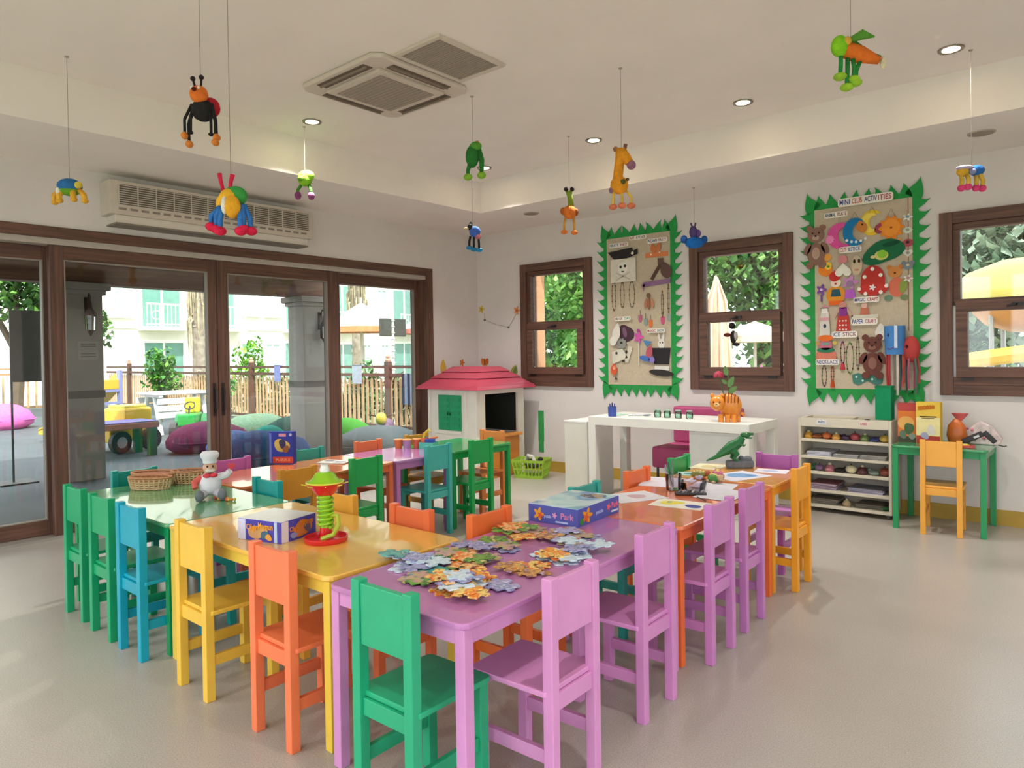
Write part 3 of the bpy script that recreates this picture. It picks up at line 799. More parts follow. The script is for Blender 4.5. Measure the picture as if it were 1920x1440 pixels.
# blue paper lantern with streamers, red paper octopus with streamers
r = thing('paper_lantern', 'blue paper drum lantern with a smiling face and long streamers', 'paper lantern', (4.50, -.10, 1.24))
MB().cyl((0, 0, 0), (0, 0, .22), .068, .074, 20).build('drum', paper('4a82c0'), r, smooth=True)
MB().ball((-.03, -.066, .15), (.009, .004, .014), 8, 5).build('eye', paper('24365a'), r)
MB().tube([(-.04, -.062, .05), (-.015, -.070, .04), (.012, -.070, .06)], .003, 5).build('mouth', paper('7a4a8a'), r)
MB().tube([(-.05, 0, .22), (0, 0, .39), (.05, 0, .22)], .002, 4).build('string', paper('d8d0c0'), r)
for k, cl in enumerate(('c9604a', '5a6a70', 'c8c0b8', 'b5403f', 'a83a3c', 'd0c8c0')):
    a = k * PI / 3
    MB().tube([(.055*math.cos(a), .055*math.sin(a), 0), (.057*math.cos(a), .057*math.sin(a), -.15), (.05*math.cos(a), .05*math.sin(a), -.25 - .03*(k % 3))], .009, 6).build('streamer', paper(cl), r)
MB().box(.012, -.0765, .05, .034, -.0735, .22).build('ribbon', paper('c8d4e8'), r)
r = thing('paper_octopus', 'red paper octopus lantern hanging beside the blue lantern', 'paper lantern', (4.61, -.09, 1.16))
MB().ball((0, 0, .12), (.06, .05, .10), 16, 10).build('head', paper('b5433f'), r, smooth=True)
MB().ball((-.02, -.05, .14), (.01, .006, .014), 8, 5).build('eye', paper('3a1a1a'), r)
for k in range(6):
    a = k * PI / 3 + .3
    MB().tube([(.04*math.cos(a), .035*math.sin(a), .05), (.055*math.cos(a), .045*math.sin(a), -.05), (.05*math.cos(a), .04*math.sin(a), -.14 - .04*(k % 3))], .008, 6).build('streamer', paper(('b04a50', 'a85a70', '5a6a60')[k % 3]), r)
MB().tube([(0, 0, .22), (-.05, .06, .30)], .002, 4).build('string', paper('d0c8c0'), r)

# left board crafts
GA = 'paper crafts on the left board'
craft('paper_ship', 'black paper pirate ship under its word strip', 'paper craft', 2.038, 2.272, [('hull',[(-.5,.3),(.32,.5),(.34,.2),(.5,.35),(.5,-.1),(.3,-.25),(.0,-.5),(-.3,-.35)],0,0,.30,.10,'2f2a2a',0),('knot','star',.10,.0,.03,.03,'dcd4c8',1)], GA)
craft('skull_flag', 'white paper flag with a drawn skull', 'paper craft', 2.045, 2.111, [('sheet','rect',0,0,.25,.20,'ded7c8',0),('skull','ell',0,.02,.10,.10,'ebe6da',1),('eye','ell',-.02,.03,.022,.026,'3a3632',2),('eye','ell',.024,.035,.022,.026,'3a3632',2),('mouth','ell',0,-.01,.03,.01,'5a544c',2),('bone','rect',0,-.05,.15,.012,'c8c0b0',1,25),('bone','rect',0,-.05,.15,.012,'c8c0b0',1,-25)], GA)
craft('feather_headdress', 'orange paper feather crown at the top right of the left board', 'paper craft', 2.413, 2.262, [('band','rect',0,-.025,.21,.04,'d9824f',0),('feather','drop',-.03,.03,.05,.08,'cf7a45',1,12),('feather','drop',.02,.035,.05,.085,'c87a50',1,-8),('spot','ell',-.05,-.02,.012,.016,'f0e2cc',1),('spot','ell',.03,-.01,.012,.016,'f0e2cc',1)], GA)
craft('paper_axe', 'brown paper axe with a long handle', 'paper craft', 2.46, 2.10, [('handle','rect',-.045,-.03,.03,.15,'5a443a',0,-35),('blade','drop',.045,-.02,.10,.15,'69504a',1,25),('tie','rect',.0,.055,.05,.05,'6a5046',2)], GA)
craft('paper_band', 'purple paper headband below the brown axe', 'paper craft', 2.402, 1.960, [('band','rect',.01,0,.26,.04,'8f6a8c',0,4),('tail','tri',-.115,-.035,.04,.06,'9a6a82',0,180)], GA)
for lb, x, z, ww, hh, cs in (('dark bead necklace under the skull flag, leftmost', 1.922, 1.863, .045, .29, ['4a4038', '8a7a5a', '2a2420']), ('striped bead necklace under the skull flag, second', 2.022, 1.867, .044, .26, ['7a5a3a', '3a3028', 'a89868']), ('grey bead necklace under the skull flag, rightmost', 2.133, 1.865, .061, .26, ['6a6258', '4a4a40', '8a8272']), ('brown bead string at the right of the left board', 2.469, 1.75, .02, .25, ['6a4a38', 'a06a4a']), ('long bead string at the right edge of the left board', 2.535, 1.80, .016, .27, ['5a5040', '8a6a50'])):
    beads(lb, x, z, ww, hh, cs)
r = craft('dream_catcher', 'feathered dream catcher in the middle of the left board', 'paper craft', 2.33, 1.79, [('feather','drop',-.03,-.02,.03,.09,'b0785a',0,-8),('feather','drop',0,-.02,.03,.11,'9a6248',1),('feather','drop',.032,-.02,.03,.09,'c08a68',0,8),('hub','ell',0,.045,.04,.04,'7a5a48',2)], GA)
craft('paper_paw', 'white dotted paper rabbit ear at the left of the left board', 'paper craft', 1.945, 1.465, [('ear','drop',.01,.02,.08,.17,'dcd6cc',0,-12),('cheek','ell',-.02,-.05,.07,.08,'e2dcd2',1)], GA)
craft('paper_mask', 'dark purple oval paper mask', 'mask', 2.06, 1.480, [('mask',blob(9),0,0,.165,.19,'4d3440',0,20),('shine','ell',-.01,.01,.04,.09,'7a5a70',1,15)], GA)
craft('paper_butterfly', 'pink paper butterfly on a white stick', 'paper craft', 2.206, 1.439, [('stick','rect',0,-.13,.01,.22,'d8d2c6',0),('wings','flower',0,0,.10,.11,'cf5aa8',1),('head','ell',0,.055,.03,.03,'b04a90',2)], GA)
craft('paper_zebra', 'black and white spotted paper animal', 'paper craft', 2.01, 1.295, [('body','star',0,.07,.12,.11,'8f8f86',0),('sheet','trap',-.03,-.03,.16,.10,'d6d2c0',0,20),('leg','rect',.07,-.02,.04,.14,'d2cdb8',0,-18),('spot','ell',-.05,-.01,.02,.025,'3a3832',1),('spot','ell',.0,.08,.025,.02,'3a3832',1),('spot','ell',.05,.0,.02,.03,'3a3832',1),('spot','ell',.02,-.08,.03,.02,'44423a',1)], GA)
craft('paper_fish', 'orange paper fish on a string at the lower left of the left board', 'paper craft', 1.92, 1.12, [('body','drop',0,0,.065,.10,'d9603a',0),('stripe','ell',.005,.01,.03,.03,'e8a080',1),('tail','tri',.02,-.075,.03,.03,'4a443a',0)], GA)
craft('paper_fish', 'blue paper fish with a purple fin', 'paper craft', 2.317, 1.285, [('tail','tri',-.01,.075,.09,.05,'5a86b8',0,170),('body','ell',.01,0,.06,.11,'b85a6a',0,-12),('fin','ell',-.03,-.05,.10,.045,'4a70b8',1,-15),('fin','ell',.035,-.06,.06,.05,'8a7ac0',1,-30)], GA)
craft('paper_rabbit', 'white paper rabbit rising from the black top hat', 'paper craft', 2.455, 1.385, [('head','ell',0,-.015,.06,.085,'e6e2da',0),('ear','drop',-.02,.045,.022,.07,'dedad2',1,8),('ear','drop',.02,.045,.022,.07,'dedad2',1,-8),('eye','ell',-.012,-.005,.009,.014,'33302c',1),('eye','ell',.012,-.005,.009,.014,'33302c',1)], GA)
craft('paper_hat', 'black paper top hat with a white band', 'paper craft', 2.455, 1.185, [('crown',[(-.5,.5),(.5,.48),(.4,-.5),(-.4,-.48)],0,.055,.17,.14,'2f2c2e',0),('hat_band','rect',.005,-.045,.135,.035,'dcd8d0',1,-3),('brim','ell',0,-.085,.23,.055,'383432',2,-6)], GA)
for lb, x, z, c in (('dull pink felt tassel on the left board', 2.224, 1.619, 'b06a80'), ('grey green felt tassel on the left board', 2.285, 1.583, '8a9a92'), ('orange felt tassel on the left board', 2.338, 1.566, 'dd7a45'), ('bright pink felt tassel on the left board', 2.472, 1.591, 'cc5a80'), ('grey felt tassel at the right edge of the left board', 2.540, 1.613, '9aa09a')):
    craft('felt_tassel', lb, 'paper craft', x, z, [('felt','arch',0,0,.042,.075,c,0,180),('loop','rect',0,.06,.004,.05,'8a7a6a',0)], 'felt tassels on the left board')

# wall flowers and butterflies in the corner
def wallflower(nm, lb, x, z, c, c2, s=.10):
    craft(nm, lb, 'wall sticker', x, z, [('petals','flower',0,0,s,s,c,0),('centre','ell',0,0,s*.3,s*.3,c2,1)], 'stickers on the wall around the playhouse', y=0.0, th=.004)
wallflower('wall_flower', 'yellow flower sticker on the wall near the corner', .064, 1.829, 'd9b948', 'b0843a')
wallflower('wall_flower', 'orange flower sticker beside the left window', .615, 1.787, 'd98a52', 'b05a3a')
r = thing('wall_garland', 'thin garland string hanging between the two wall flowers', 'garland', (.34, -.004, 1.66), 0)
MB().tube([(-.23, 0, .12), (-.22, 0, .04), (-.05, 0, -.02), (.15, 0, -.06), (.2, 0, 0), (.27, 0, .1)], .003, 5).build('string', paper('a89c92'), r)
for dx, dz in ((-.22, .04), (.15, -.06)): MB().ball((dx, -.006, dz), .014, 8, 5).build('bead', plastic('7a7068'), r, smooth=True)
craft('wall_butterfly', 'orange butterfly sticker above the playhouse roof', 'wall sticker', .105, 1.205, [('wing','ell',-.03,0,.06,.09,'d97a35',0,20),('wing','ell',.03,0,.06,.09,'c96a2c',0,-20),('body','rect',0,0,.01,.08,'6a3a20',1)], 'stickers on the wall around the playhouse', y=0)
craft('wall_leaf', 'green and yellow leaf sticker right of the playhouse roof', 'wall sticker', .565, 1.10, [('leaf','drop',0,0,.10,.14,'a8a84a',0,-20),('vein','ell',.01,0,.04,.1,'6a8a5a',1,-20)], 'stickers on the wall around the playhouse', y=0)
r = thing('wall_flower', 'yellow tulip sticker on the left wall beside the door frame', 'wall sticker', (0.0, -.585, 1.16), 0, 'stickers on the wall around the playhouse')
MB().prism([(x*.09, z*.16) for x, z in drop()], 0, .004, TYW).build('petals', paper('d8b24a'), r)
r = thing('wall_flower', 'small orange sticker on the left wall behind the playhouse roof', 'wall sticker', (0.0, -.28, 1.20), 0, 'stickers on the wall around the playhouse')
MB().prism([(x*.09, z*.09) for x, z in flower()], 0, .004, TYW).build('petals', paper('c97a3f'), r)
tag(MB().box(.905, -.006, .32, .98, 0, .66).box(.91, -.007, .20, .975, 0, .32).build('paper_stalk', paper('3f9a52')), 'green paper strip on the wall above the lime laundry basket', 'wall sticker')
# ------------------------------------------------------------------ white desk, cabinet, pink armchair
WH = mat('e8e6de', 0.35, 0.02, 4)
r = thing('white_desk', 'white square-legged desk by the window wall with a tiger vase', 'desk', (3.025, -.78, 0))
hw, hd, t = .715, .29, .072
MB().box(-hw, -hd, .74 - t, hw, hd, .74).build('top', WH, r, bevel=.003)
for sx in (-1, 1):
    for sy in (-1, 1): MB().box(sx*hw, sy*hd, 0, sx*(hw - t), sy*(hd - t), .74 - t).build('leg', WH, r, bevel=.003)
r = thing('white_cabinet', 'narrow white cabinet standing left of the white desk', 'cabinet', (2.16, -.84, 0))
MB().box(-.12, -.21, 0, .12, .21, .675).build('body', WH, r, bevel=.004)
MB().box(-.125, -.215, .675, .125, .215, .69).build('top', mat('e6e4de', .3, .02), r, bevel=.004)
MB().box(-.112, -.2135, .02, .112, -.2105, .66).build('front_panel', mat('d8d6c8', .4, .02), r)
PK = mat('b44a78', .6, .06, 8, .1)
r = thing('pink_armchair', 'magenta pink low lounge chair behind the white desk', 'armchair', (2.99, -.36, 0))
MB().box(-.32, -.26, .27, .32, .24, .455).build('seat', PK, r, bevel=.025, seg=4, smooth=True)
MB().box(-.32, .14, .455, .32, .26, .785).build('backrest', PK, r, bevel=.025, seg=4, smooth=True)
for sx in (-1, 1):
    for y in (-.22, .2): MB().cyl((sx*.28, y, 0), (sx*.28, y, .28), .012, n=8).build('leg', mat('3a302c', .4, .03), r)
r = thing('drawer_cabinet', 'white drawer cabinet under the right end of the white desk', 'cabinet', (3.425, -.82, 0))
MB().box(-.215, -.15, 0, .215, .15, .655).build('body', WH, r, bevel=.003)
for k in range(3): MB().box(-.205, -.156, .03 + k*.205, .205, -.15, .225 + k*.205).build('drawer', mat('dfe0da', .35, .02), r, bevel=.002)
# desk objects
r = thing('pencil_cup', 'blue cup of blue pencils on the left end of the white desk', 'pencil cup', (2.50, -.98, .74))
MB().lathe([(.0, 0), (.036, 0), (.038, .085), (.034, .085), (.033, .006), (0, .006)], n=16).build('cup', plastic('3a4fa0'), r, smooth=True)
for k in range(6):
    a = k * PI/3
    MB().cyl((.012*math.cos(a), .012*math.sin(a), .01), (.024*math.cos(a), .024*math.sin(a), .105 + .006*(k % 3)), .005, n=6).build('pencil', paint(('3048a0', '4a62c0', '26367a')[k % 3]), r)
tag(MB().box(2.40, -.90, .7405, 2.52, -.75, .745).build('paper_pad', paper('9fc8b0')), 'pale green paper pad behind the blue pencil cup', 'paper')
r = thing('scissors', 'open scissors lying on the white desk', 'scissors', (2.72, -.86, .7405), .2)
MB().tube([(-.12, .0, .005), (.04, .02, .012)], .005, 6).tube([(-.1, .05, .008), (.04, 0.0, .012)], .005, 6).build('blades', mat('9aa0a4', .3, .02, metal=.8), r)
for dy in (.035, -.015): MB().tube([(.04 + .025*math.cos(a), dy + .016*math.sin(a), .012) for a in [2*PI*i/10 for i in range(11)]], .005, 6).build('handle', plastic('70787c'), r)
GJ = glass_mat('green_glass', (.74, .9, .82), .09)
for k, x in enumerate((2.87, 2.96, 3.06, 3.16)):
    r = thing('glass_jar', ('pale green glass jar, leftmost of four on the white desk', 'pale green glass jar, second of four on the white desk', 'pale green glass jar, third of four on the white desk', 'pale green glass jar beside the tiger vase')[k], 'jar', (x, -.86, .74), 0, 'glass jars on the white desk')
    MB().lathe([(0, .001), (.026, .001), (.03, .01), (.03, .045), (.022, .06), (.019, .06), (.026, .043), (.026, .01), (0, .008)], n=14).build('body', GJ, r, smooth=True)
    MB().lathe([(0, .060), (.024, .060), (.024, .068), (0, .068)], n=14).build('lid', mat('9fb8a8', .5, .03), r)
# tiger vase with a red rose
r = thing('tiger_vase', 'orange striped tiger shaped vase on the white desk', 'vase', (3.50, -.93, .74), .25)
TG = mat('e08a2e', .3, .08, 20); TD = mat('6a3018', .4, .05)
MB().ball((.035, 0, .125), (.085, .05, .10), 18, 12).build('body', TG, r, smooth=True)
hd = MB().ball((-.055, -.03, .145), (.06, .05, .062), 16, 10).build('head', TG, r, smooth=True)
for dx in (-.095, -.02): MB().ball((dx, -.03, .202), (.016, .01, .02), 8, 6).build('ear', TG, hd, smooth=True)
for dx in (-.078, -.03): MB().ball((dx, -.077, .155), (.006, .004, .008), 8, 5).build('eye', TD, hd)
MB().ball((-.054, -.078, .135), (.022, .012, .016), 10, 6).build('muzzle', mat('ecc07a', .3, .03), hd, smooth=True)
MB().ball((-.054, -.090, .142), (.007, .004, .006), 8, 5).build('nose', TD, hd)
for dx, dy in ((-.03, -.035), (.02, -.035), (.065, -.03), (.085, .02)): MB().cyl((dx, dy, 0), (dx, dy, .06), .02, .022, 12).build('leg', TG, r, smooth=True)
for k in range(5):
    x = .0 + k*.025
    MB().tube([(x, -.051*math.sqrt(max(.05, 1 - ((x-.035)/.09)**2)), .15), (x, -.042*math.sqrt(max(.05, 1-((x-.035)/.09)**2)), .19), (x, -.01, .222*math.sqrt(max(.3, 1 - ((x-.035)/.13)**2)))], .0045, 5).build('stripe', TD, r)
MB().tube([(.11, .02, .07), (.135, .01, .05), (.13, -.02, .07)], .01, 8).build('tail', TG, r, smooth=True)
r = thing('rose', 'red rose with green leaves standing in the tiger vase', 'flower', (3.50, -.93, .93))
STM = mat('4a6a3a', .6, .08)
MB().tube([(-.01, 0, 0), (-.03, 0, .08), (-.05, -.01, .17)], .004, 6).tube([(.02, 0, 0), (.03, 0, .1), (.01, .01, .2)], .004, 6).tube([(.03, 0, .0), (.06, 0, .07)], .003, 6).build('stem', STM, r)
for k in range(9):
    a = k*2.4; rr = .006 + .003*k
    T = TR(-.052 + rr*math.cos(a), -.01 + rr*math.sin(a), .18 - .001*k) @ Matrix.Rotation(a, 4, 'Z') @ Matrix.Rotation(-.35, 4, 'Y')
    MB().ball((0, 0, 0), (.008, .022, .026), 8, 6, T).build('petal', mat('a8324a', .6, .1, 20), r, smooth=True)
for (x, z, a, s) in ((.01, .205, .2, .05), (.05, .12, -.5, .06), (.065, .06, -.9, .055), (-.005, .12, .9, .035)):
    MB().prism([(p*s*.8, q*s*1.5) for p, q in drop()], -.001, .001, TR(x, -.012, z) @ TXW @ Matrix.Rotation(a, 4, 'Z')).build('leaf', mat('5f8a48', .5, .1, 30), r)

# ------------------------------------------------------------------ white shelf unit with crafts
SX0, SX1, SY0, SY1 = 3.842, 4.520, -.325, -.02
CRM = mat('d3cab6', .5, .03, 6)
r = thing('shelf_unit', 'cream white open shelf unit on castors under the right board', 'shelf', ((SX0+SX1)/2, -.17, 0))
HX = (SX1-SX0)/2; HY = .152; st = .02
for s in (-1, 1): MB().box(s*HX, -HY, .036, s*(HX - st), HY, .742).build('side_panel', CRM, r, bevel=.002)
MB().box(-HX + st, HY - .012, .036, HX - st, HY, .70).build('back_panel', mat('c9c1b2', .6, .03), r)
SHZ = [.056, .176, .318, .440, .575]
for z in SHZ: MB().box(-HX + st, -HY, z - .02, HX - st, HY - .012, z).build('shelf', CRM, r, bevel=.002)
MB().box(-HX + st, -HY + .012, .672, HX - st, HY - .012, .682).build('tray_bottom', CRM, r)
MB().box(-HX + st, -HY, .676, HX - st, -HY + .012, .745).build('tray_front', CRM, r, bevel=.002)
MB().box(-HX + st, HY - .012, .70, HX - st, HY, .745).build('tray_back', CRM, r, bevel=.002)
MB().box(.02, -HY + .012, .682, .032, HY - .012, .74).build('tray_divider', CRM, r)
for sx in (-1, 1):
    for sy in (-1, 1):
        MB().cyl((sx*(HX-.03) - .008, sy*(HY-.03), .018), (sx*(HX-.03) + .008, sy*(HY-.03), .018), .018, n=14).box(sx*(HX-.03) - .014, sy*(HY-.03) - .012, .024, sx*(HX-.03) + .014, sy*(HY-.03) + .012, .036).build('castor', mat('5a5450', .4, .03), r)
for x, tx, cl in ((-.16, 'PASTE', '3a4a7a'), (.15, 'LABEL', 'b0606a')):
    q = MB().box(x - .035, -HY - .0015, .695, x + .035, -HY, .730).build('name_card', paper('e2e4e6' if x < 0 else 'e6cfc8'), r)
    text(tx, .024, paper(cl), TR(x, -HY - .0022, .713) @ TXW, q, .05)
cx0 = (SX0+SX1)/2
def fruit(lb, x, y, z, s, c, kind, grp):
    r = thing('clay_craft', lb, 'craft', (x, y, z), rnd.random()*3, grp)
    if kind == 0:
        MB().ball((0, 0, s*.8), (s*1.1, s, s*.8), 12, 8).build('body', plastic(c), r, smooth=True)
        MB().cyl((0, 0, s*1.45), (s*.1, 0, s*1.9), s*.1, n=6).build('stalk', paper('4a4a2a'), r)
    elif kind == 1:
        MB().lathe([(0, 0), (s*.9, 0), (s*1.15, s*.5), (s*.8, s*1.3), (s*.5, s*1.5), (0, s*1.5)], n=12).build('body', plastic(c), r, smooth=True)
        MB().ball((0, 0, s*1.6), s*.35, 8, 6).build('knob', plastic('d8cfa8'), r, smooth=True)
    else:
        MB().ball((0, 0, s*.55), (s*1.4, s*.9, s*.55), 12, 7).build('body', paper(c), r, smooth=True)
        MB().ball((s*1.1, 0, s*.9), s*.5, 9, 6).build('head', paper(c), r, smooth=True)
        MB().ball((s*1.45, -s*.2, s*1.0), s*.12, 6, 4).build('eye', paper('2a2622'), r)
cn = {'c9963a': 'ochre', '8a5030': 'brown', 'c8693a': 'orange brown', 'd8a050': 'golden', '4a3a50': 'dark plum', '9a4048': 'dark red', '6a7a4a': 'olive', '3f4a7a': 'navy', 'b8983f': 'mustard', '3f7a4a': 'green', '7a5a80': 'violet', 'b0707a': 'dusty pink', '2f2a2a': 'black', 'dcd2ae': 'cream', '5a3034': 'maroon', '8a9a92': 'grey green', '8a4238': 'rust', 'c8b08a': 'tan', '6a4a3a': 'umber'}
kn = ('round', 'pot shaped', 'animal shaped')
def row(cols, zi, y, s0, where):
    n = len(cols)
    for k, c in enumerate(cols):
        x = SX0 + .06 + k*(SX1-SX0-.12)/(n-1)
        kd = (k*7 + zi) % 3
        fruit('%s %s clay craft, %s' % (cn[c], kn[kd], where), x, y, SHZ[zi], s0*(.85 + .3*rnd.random()), c, kd, 'clay crafts on the shelf unit')
row(['c9963a', '8a5030', 'c8693a', 'd8a050', '4a3a50', '9a4048', '6a7a4a', '3f4a7a', 'b8983f'], 4, -.255, .034, 'top open shelf of the white unit')
row(['3f7a4a', '7a5a80', 'b0707a', '2f2a2a', 'dcd2ae', '5a3034', '8a9a92', '8a4238'], 2, -.255, .036, 'middle shelf of the white unit')
row(['6a4a3a', 'c8b08a', '3f7a4a'], 0, -.24, .03, 'bottom shelf of the white unit')
def stack(lb, x, y, z, wx, wy, n, cols, rz=0):
    r = thing('paper_stack', lb, 'paper', (x, y, z), rz, 'paper stacks on the shelf unit')
    for k in range(n):
        T = rotz(rnd.uniform(-.06, .06), (rnd.uniform(-.004, .004), rnd.uniform(-.004, .004), 0))
        MB().box(-wx/2, -wy/2, k*.004, wx/2, wy/2, k*.004 + .0035, T).build('sheet', paper(cols[k % len(cols)]), r)
stack('thick stack of white paper on the second shelf of the unit', 3.99, -.18, SHZ[3], .18, .24, 9, ['c9c9d6', 'bcbcc8', 'd2d2da'])
stack('grey paper stack in the centre of the second shelf', 4.19, -.18, SHZ[3], .18, .24, 7, ['a8a8a6', '9a9a98', 'b4b2b0'])
stack('grey paper stack at the right of the second shelf', 4.385, -.18, SHZ[3], .18, .24, 8, ['98948e', 'a8a49e'])
stack('lilac paper stack at the left of the fourth shelf', 4.02, -.18, SHZ[1], .2, .24, 12, ['b4a8b8', 'a296a4', '9a6a70'])
stack('lilac paper stack at the right of the fourth shelf', 4.33, -.18, SHZ[1], .25, .22, 9, ['b8b0c4', 'a8a0b2', '8a8a9a'])
stack('mixed magazine pile at the left of the bottom shelf', 4.02, -.165, SHZ[0], .2, .2, 10, ['8a8478', '76706a', 'a09888'])
stack('mixed magazine pile at the right of the bottom shelf', 4.35, -.165, SHZ[0], .2, .2, 8, ['7c786e', '8a8276', '6a665e'])
stack('lilac paper stack lying behind the clay fruit on the top open shelf', 4.0, -.13, SHZ[4], .2, .17, 5, ['9a90b0', '8a82a0'])
stack('second lilac paper stack on the top open shelf', 4.25, -.13, SHZ[4], .22, .17, 5, ['a296b4', '8e88a8'])
r = thing('green_box', 'tall dark green cardboard box on top of the shelf unit', 'box', (4.452, -.21, .7455))
MB().box(-.055, -.055, 0, .055, .055, .255).build('carton', paper('128a58'), r, bevel=.002)
MB().box(-.057, -.057, .245, .057, .057, .258).build('lid', paper('0f7a4e'), r)
for lb, x, c in (('small dark clay figure in the shelf tray', 4.30, '3a3a32'), ('small purple clay figure in the shelf tray', 4.36, '6a4a6a')):
    fruit(lb, x, -.25, .6825, .045, c, 2, 'clay crafts on the shelf unit')

# ------------------------------------------------------------------ things on the small green table
def carton(name, lb, x, y, z, wx, wy, h, rz, base, cat='box', art=None, side=None):
    r = thing(name, lb, cat, (x, y, z), rz)
    MB().box(-wx/2, -wy/2, 0, wx/2, wy/2, h).build('carton', paper(base), r, bevel=.0015)
    if art:
        for nm, sh, dx, dz, ww, hh, col, ly, *an in art:
            a = math.radians(an[0]) if an else 0
            o = SH[sh]() if isinstance(sh, str) else sh
            pts = [(dx + ww*p*math.cos(a) - hh*q*math.sin(a), dz + ww*p*math.sin(a) + hh*q*math.cos(a)) for p, q in o]
            MB().prism(pts, 0, .0007, TR(0, -wy/2 - .0008*ly, 0) @ TXW).build(nm, paper(col), r)
    if side:
        for nm, sh, dy, dz, ww, hh, col, ly, *an in side:
            a = math.radians(an[0]) if an else 0
            o = SH[sh]() if isinstance(sh, str) else sh
            pts = [(dy + ww*p*math.cos(a) - hh*q*math.sin(a), dz + ww*p*math.sin(a) + hh*q*math.cos(a)) for p, q in o]
            MB().prism(pts, 0, .0007, TR(wx/2 + .0008*(ly-1), 0, 0) @ TYW).build(nm, paper(col), r)
    return r
carton('cereal_box', 'red and orange box with a printed green monster on the small green table', 4.62, -.26, .595, .13, .08, .285, .08, 'b5453f', art=[
    ('sky', 'rect', 0, .14, .125, .20, 'd8783a', 1), ('glow', 'ell', -.01, .14, .11, .10, 'e0a860', 2), ('title_band', 'rect', 0, .255, .12, .05, 'b84a48', 2), ('figure', blob(4), .01, .10, .07, .11, '4f6a48', 3), ('figure', blob(5), -.03, .055, .06, .07, '6a7a68', 4), ('ground', 'rect', 0, .022, .125, .04, '4a4a40', 2), ('figure', blob(8), .03, .045, .05, .06, '8a9488', 4)])
q = carton('cereal_box', 'yellow cereal style box with black lines beside the red monster box', 4.765, -.31, .595, .155, .07, .30, -.03, 'e2bd4c', art=[
    ('title_band', [(-.5,-.3),(.5,0),(.5,.5),(-.5,.3)], -.01, .255, .11, .05, 'cf7a26', 1), ('sky', 'rect', 0, .125, .15, .13, 'e9d9a0', 1), ('line', 'rect', .0, .197, .11, .007, '4a3a2a', 2), ('line', 'rect', .0, .185, .08, .005, '6a5a3a', 2), ('figure', blob(11), .02, .10, .06, .09, 'd8cfc8', 3), ('figure', blob(12), -.02, .06, .06, .06, 'a8a4c0', 3), ('ground', 'rect', 0, .03, .15, .055, 'b5423c', 2)])
text('CORN', .04, paper('b06a20'), TR(-.01, -.0375, .262) @ TXW @ Matrix.Rotation(.15, 4, 'Z'), q, .09)
r = thing('cellophane_bag', 'orange and pink cellophane wrapped gift standing on the small green table', 'bag', (4.92, -.21, .595))
MB().lathe([(0, 0), (.05, .0), (.065, .06), (.055, .13), (.02, .175), (.012, .18)], n=14, sy=.7).build('bag', mat('c9692c', .35, .15, 14), r, smooth=True)
MB().lathe([(.012, .0), (.03, .02), (.055, .055), (.05, .056), (.02, .02)], (.02, 0, .165), n=12, sy=.6).build('ruffle', mat('e0686a', .35, .15, 14), r, smooth=True)
r = thing('tissue_bundle', 'crumpled pink and clear dotted wrapping lying behind the glue gun', 'wrapping', (5.06, -.16, .595))
MB().prism([(-.10,0),(.11,0),(.13,.05),(.06,.14),(.0,.17),(-.06,.12)], -.03, .03, TXW).build('wrap', mat('dcc8c6', .3, .25, 22), r, bevel=.01, seg=3)
for k in range(6): MB().ball((rnd.uniform(-.08, .09), -.033, rnd.uniform(.03, .11)), .010, 6, 4).build('dot', paper(('d87a86', '9a9a9a', 'c86a80')[k % 3]), r)
r = thing('glue_gun', 'black hot glue gun resting on the right end of the small green table', 'glue gun', (5.075, -.30, .595), .15)
BK = mat('232022', .45, .04)
MB().box(-.085, -.012, .045, .05, .012, .085, TR(0, 0, .01) @ Matrix.Rotation(-.5, 4, 'Y')).build('barrel', BK, r, bevel=.006)
MB().box(.0, -.011, -.012, .035, .011, .085, TR(.065, 0, .028) @ Matrix.Rotation(-.75, 4, 'Y')).build('grip', BK, r, bevel=.006)
MB().box(-.01, -.0135, .055, .025, .0135, .07, TR(0, 0, .01) @ Matrix.Rotation(-.5, 4, 'Y')).build('name_plate', paper('d0d0d4'), r)
MB().tube([(.10, 0, .015), (.135, .01, .006), (.15, .05, .006)], .004, 6).build('cable', BK, r)
r = thing('craft_tray', 'small red tray with a yellow card in front of the glue gun', 'tray', (4.99, -.43, .595), .1)
MB().box(-.07, -.04, 0, .07, .04, .018).build('tray', plastic('c0453f'), r, bevel=.004)
MB().box(-.06, -.03, .018, .03, .03, .024, rotz(.3)).build('card', paper('e6d06a'), r)
r = thing('clay_craft', 'small olive clay lump between the wrapped gift and the glue gun', 'craft', (4.985, -.30, .595), 0, 'clay crafts on the shelf unit')
MB().ball((0, 0, .018), (.03, .02, .018), 12, 7).build('body', paper('6f6a4a'), r, smooth=True)
MB().ball((.02, -.005, .036), .012, 8, 6).build('head', paper('5a563a'), r, smooth=True)

# ------------------------------------------------------------------ playhouse and laundry basket
r = thing('playhouse', 'plastic playhouse with pink roof and green shutters in the corner', 'playhouse', (.50, -.57, 0))
CP = mat('ebe6da', .45, .03, 5); hx, hy = .36, .37
wl = MB(); wl.box(-hx, -hy, 0, hx, -hy + .03, .93)
wl.build('wall_panel', CP, r, bevel=.004)
MB().box(-hx, -hy + .03, 0, -hx + .03, hy, .93).build('wall_panel', CP, r)
MB().box(-hx + .03, hy - .03, 0, hx, hy, .93).build('wall_panel', CP, r)
MB().box(hx - .03, -hy + .03, 0, hx, -hy + .12, .93).box(hx - .03, hy - .10, 0, hx, hy - .03, .93).box(hx - .03, -hy + .12, .88, hx, hy - .10, .93).build('doorway_wall', CP, r)
MB().box(hx - .035, -hy + .12, 0, hx + .015, hy - .10, .42).build('half_door', mat('d98a38', .45, .05), r, bevel=.006)
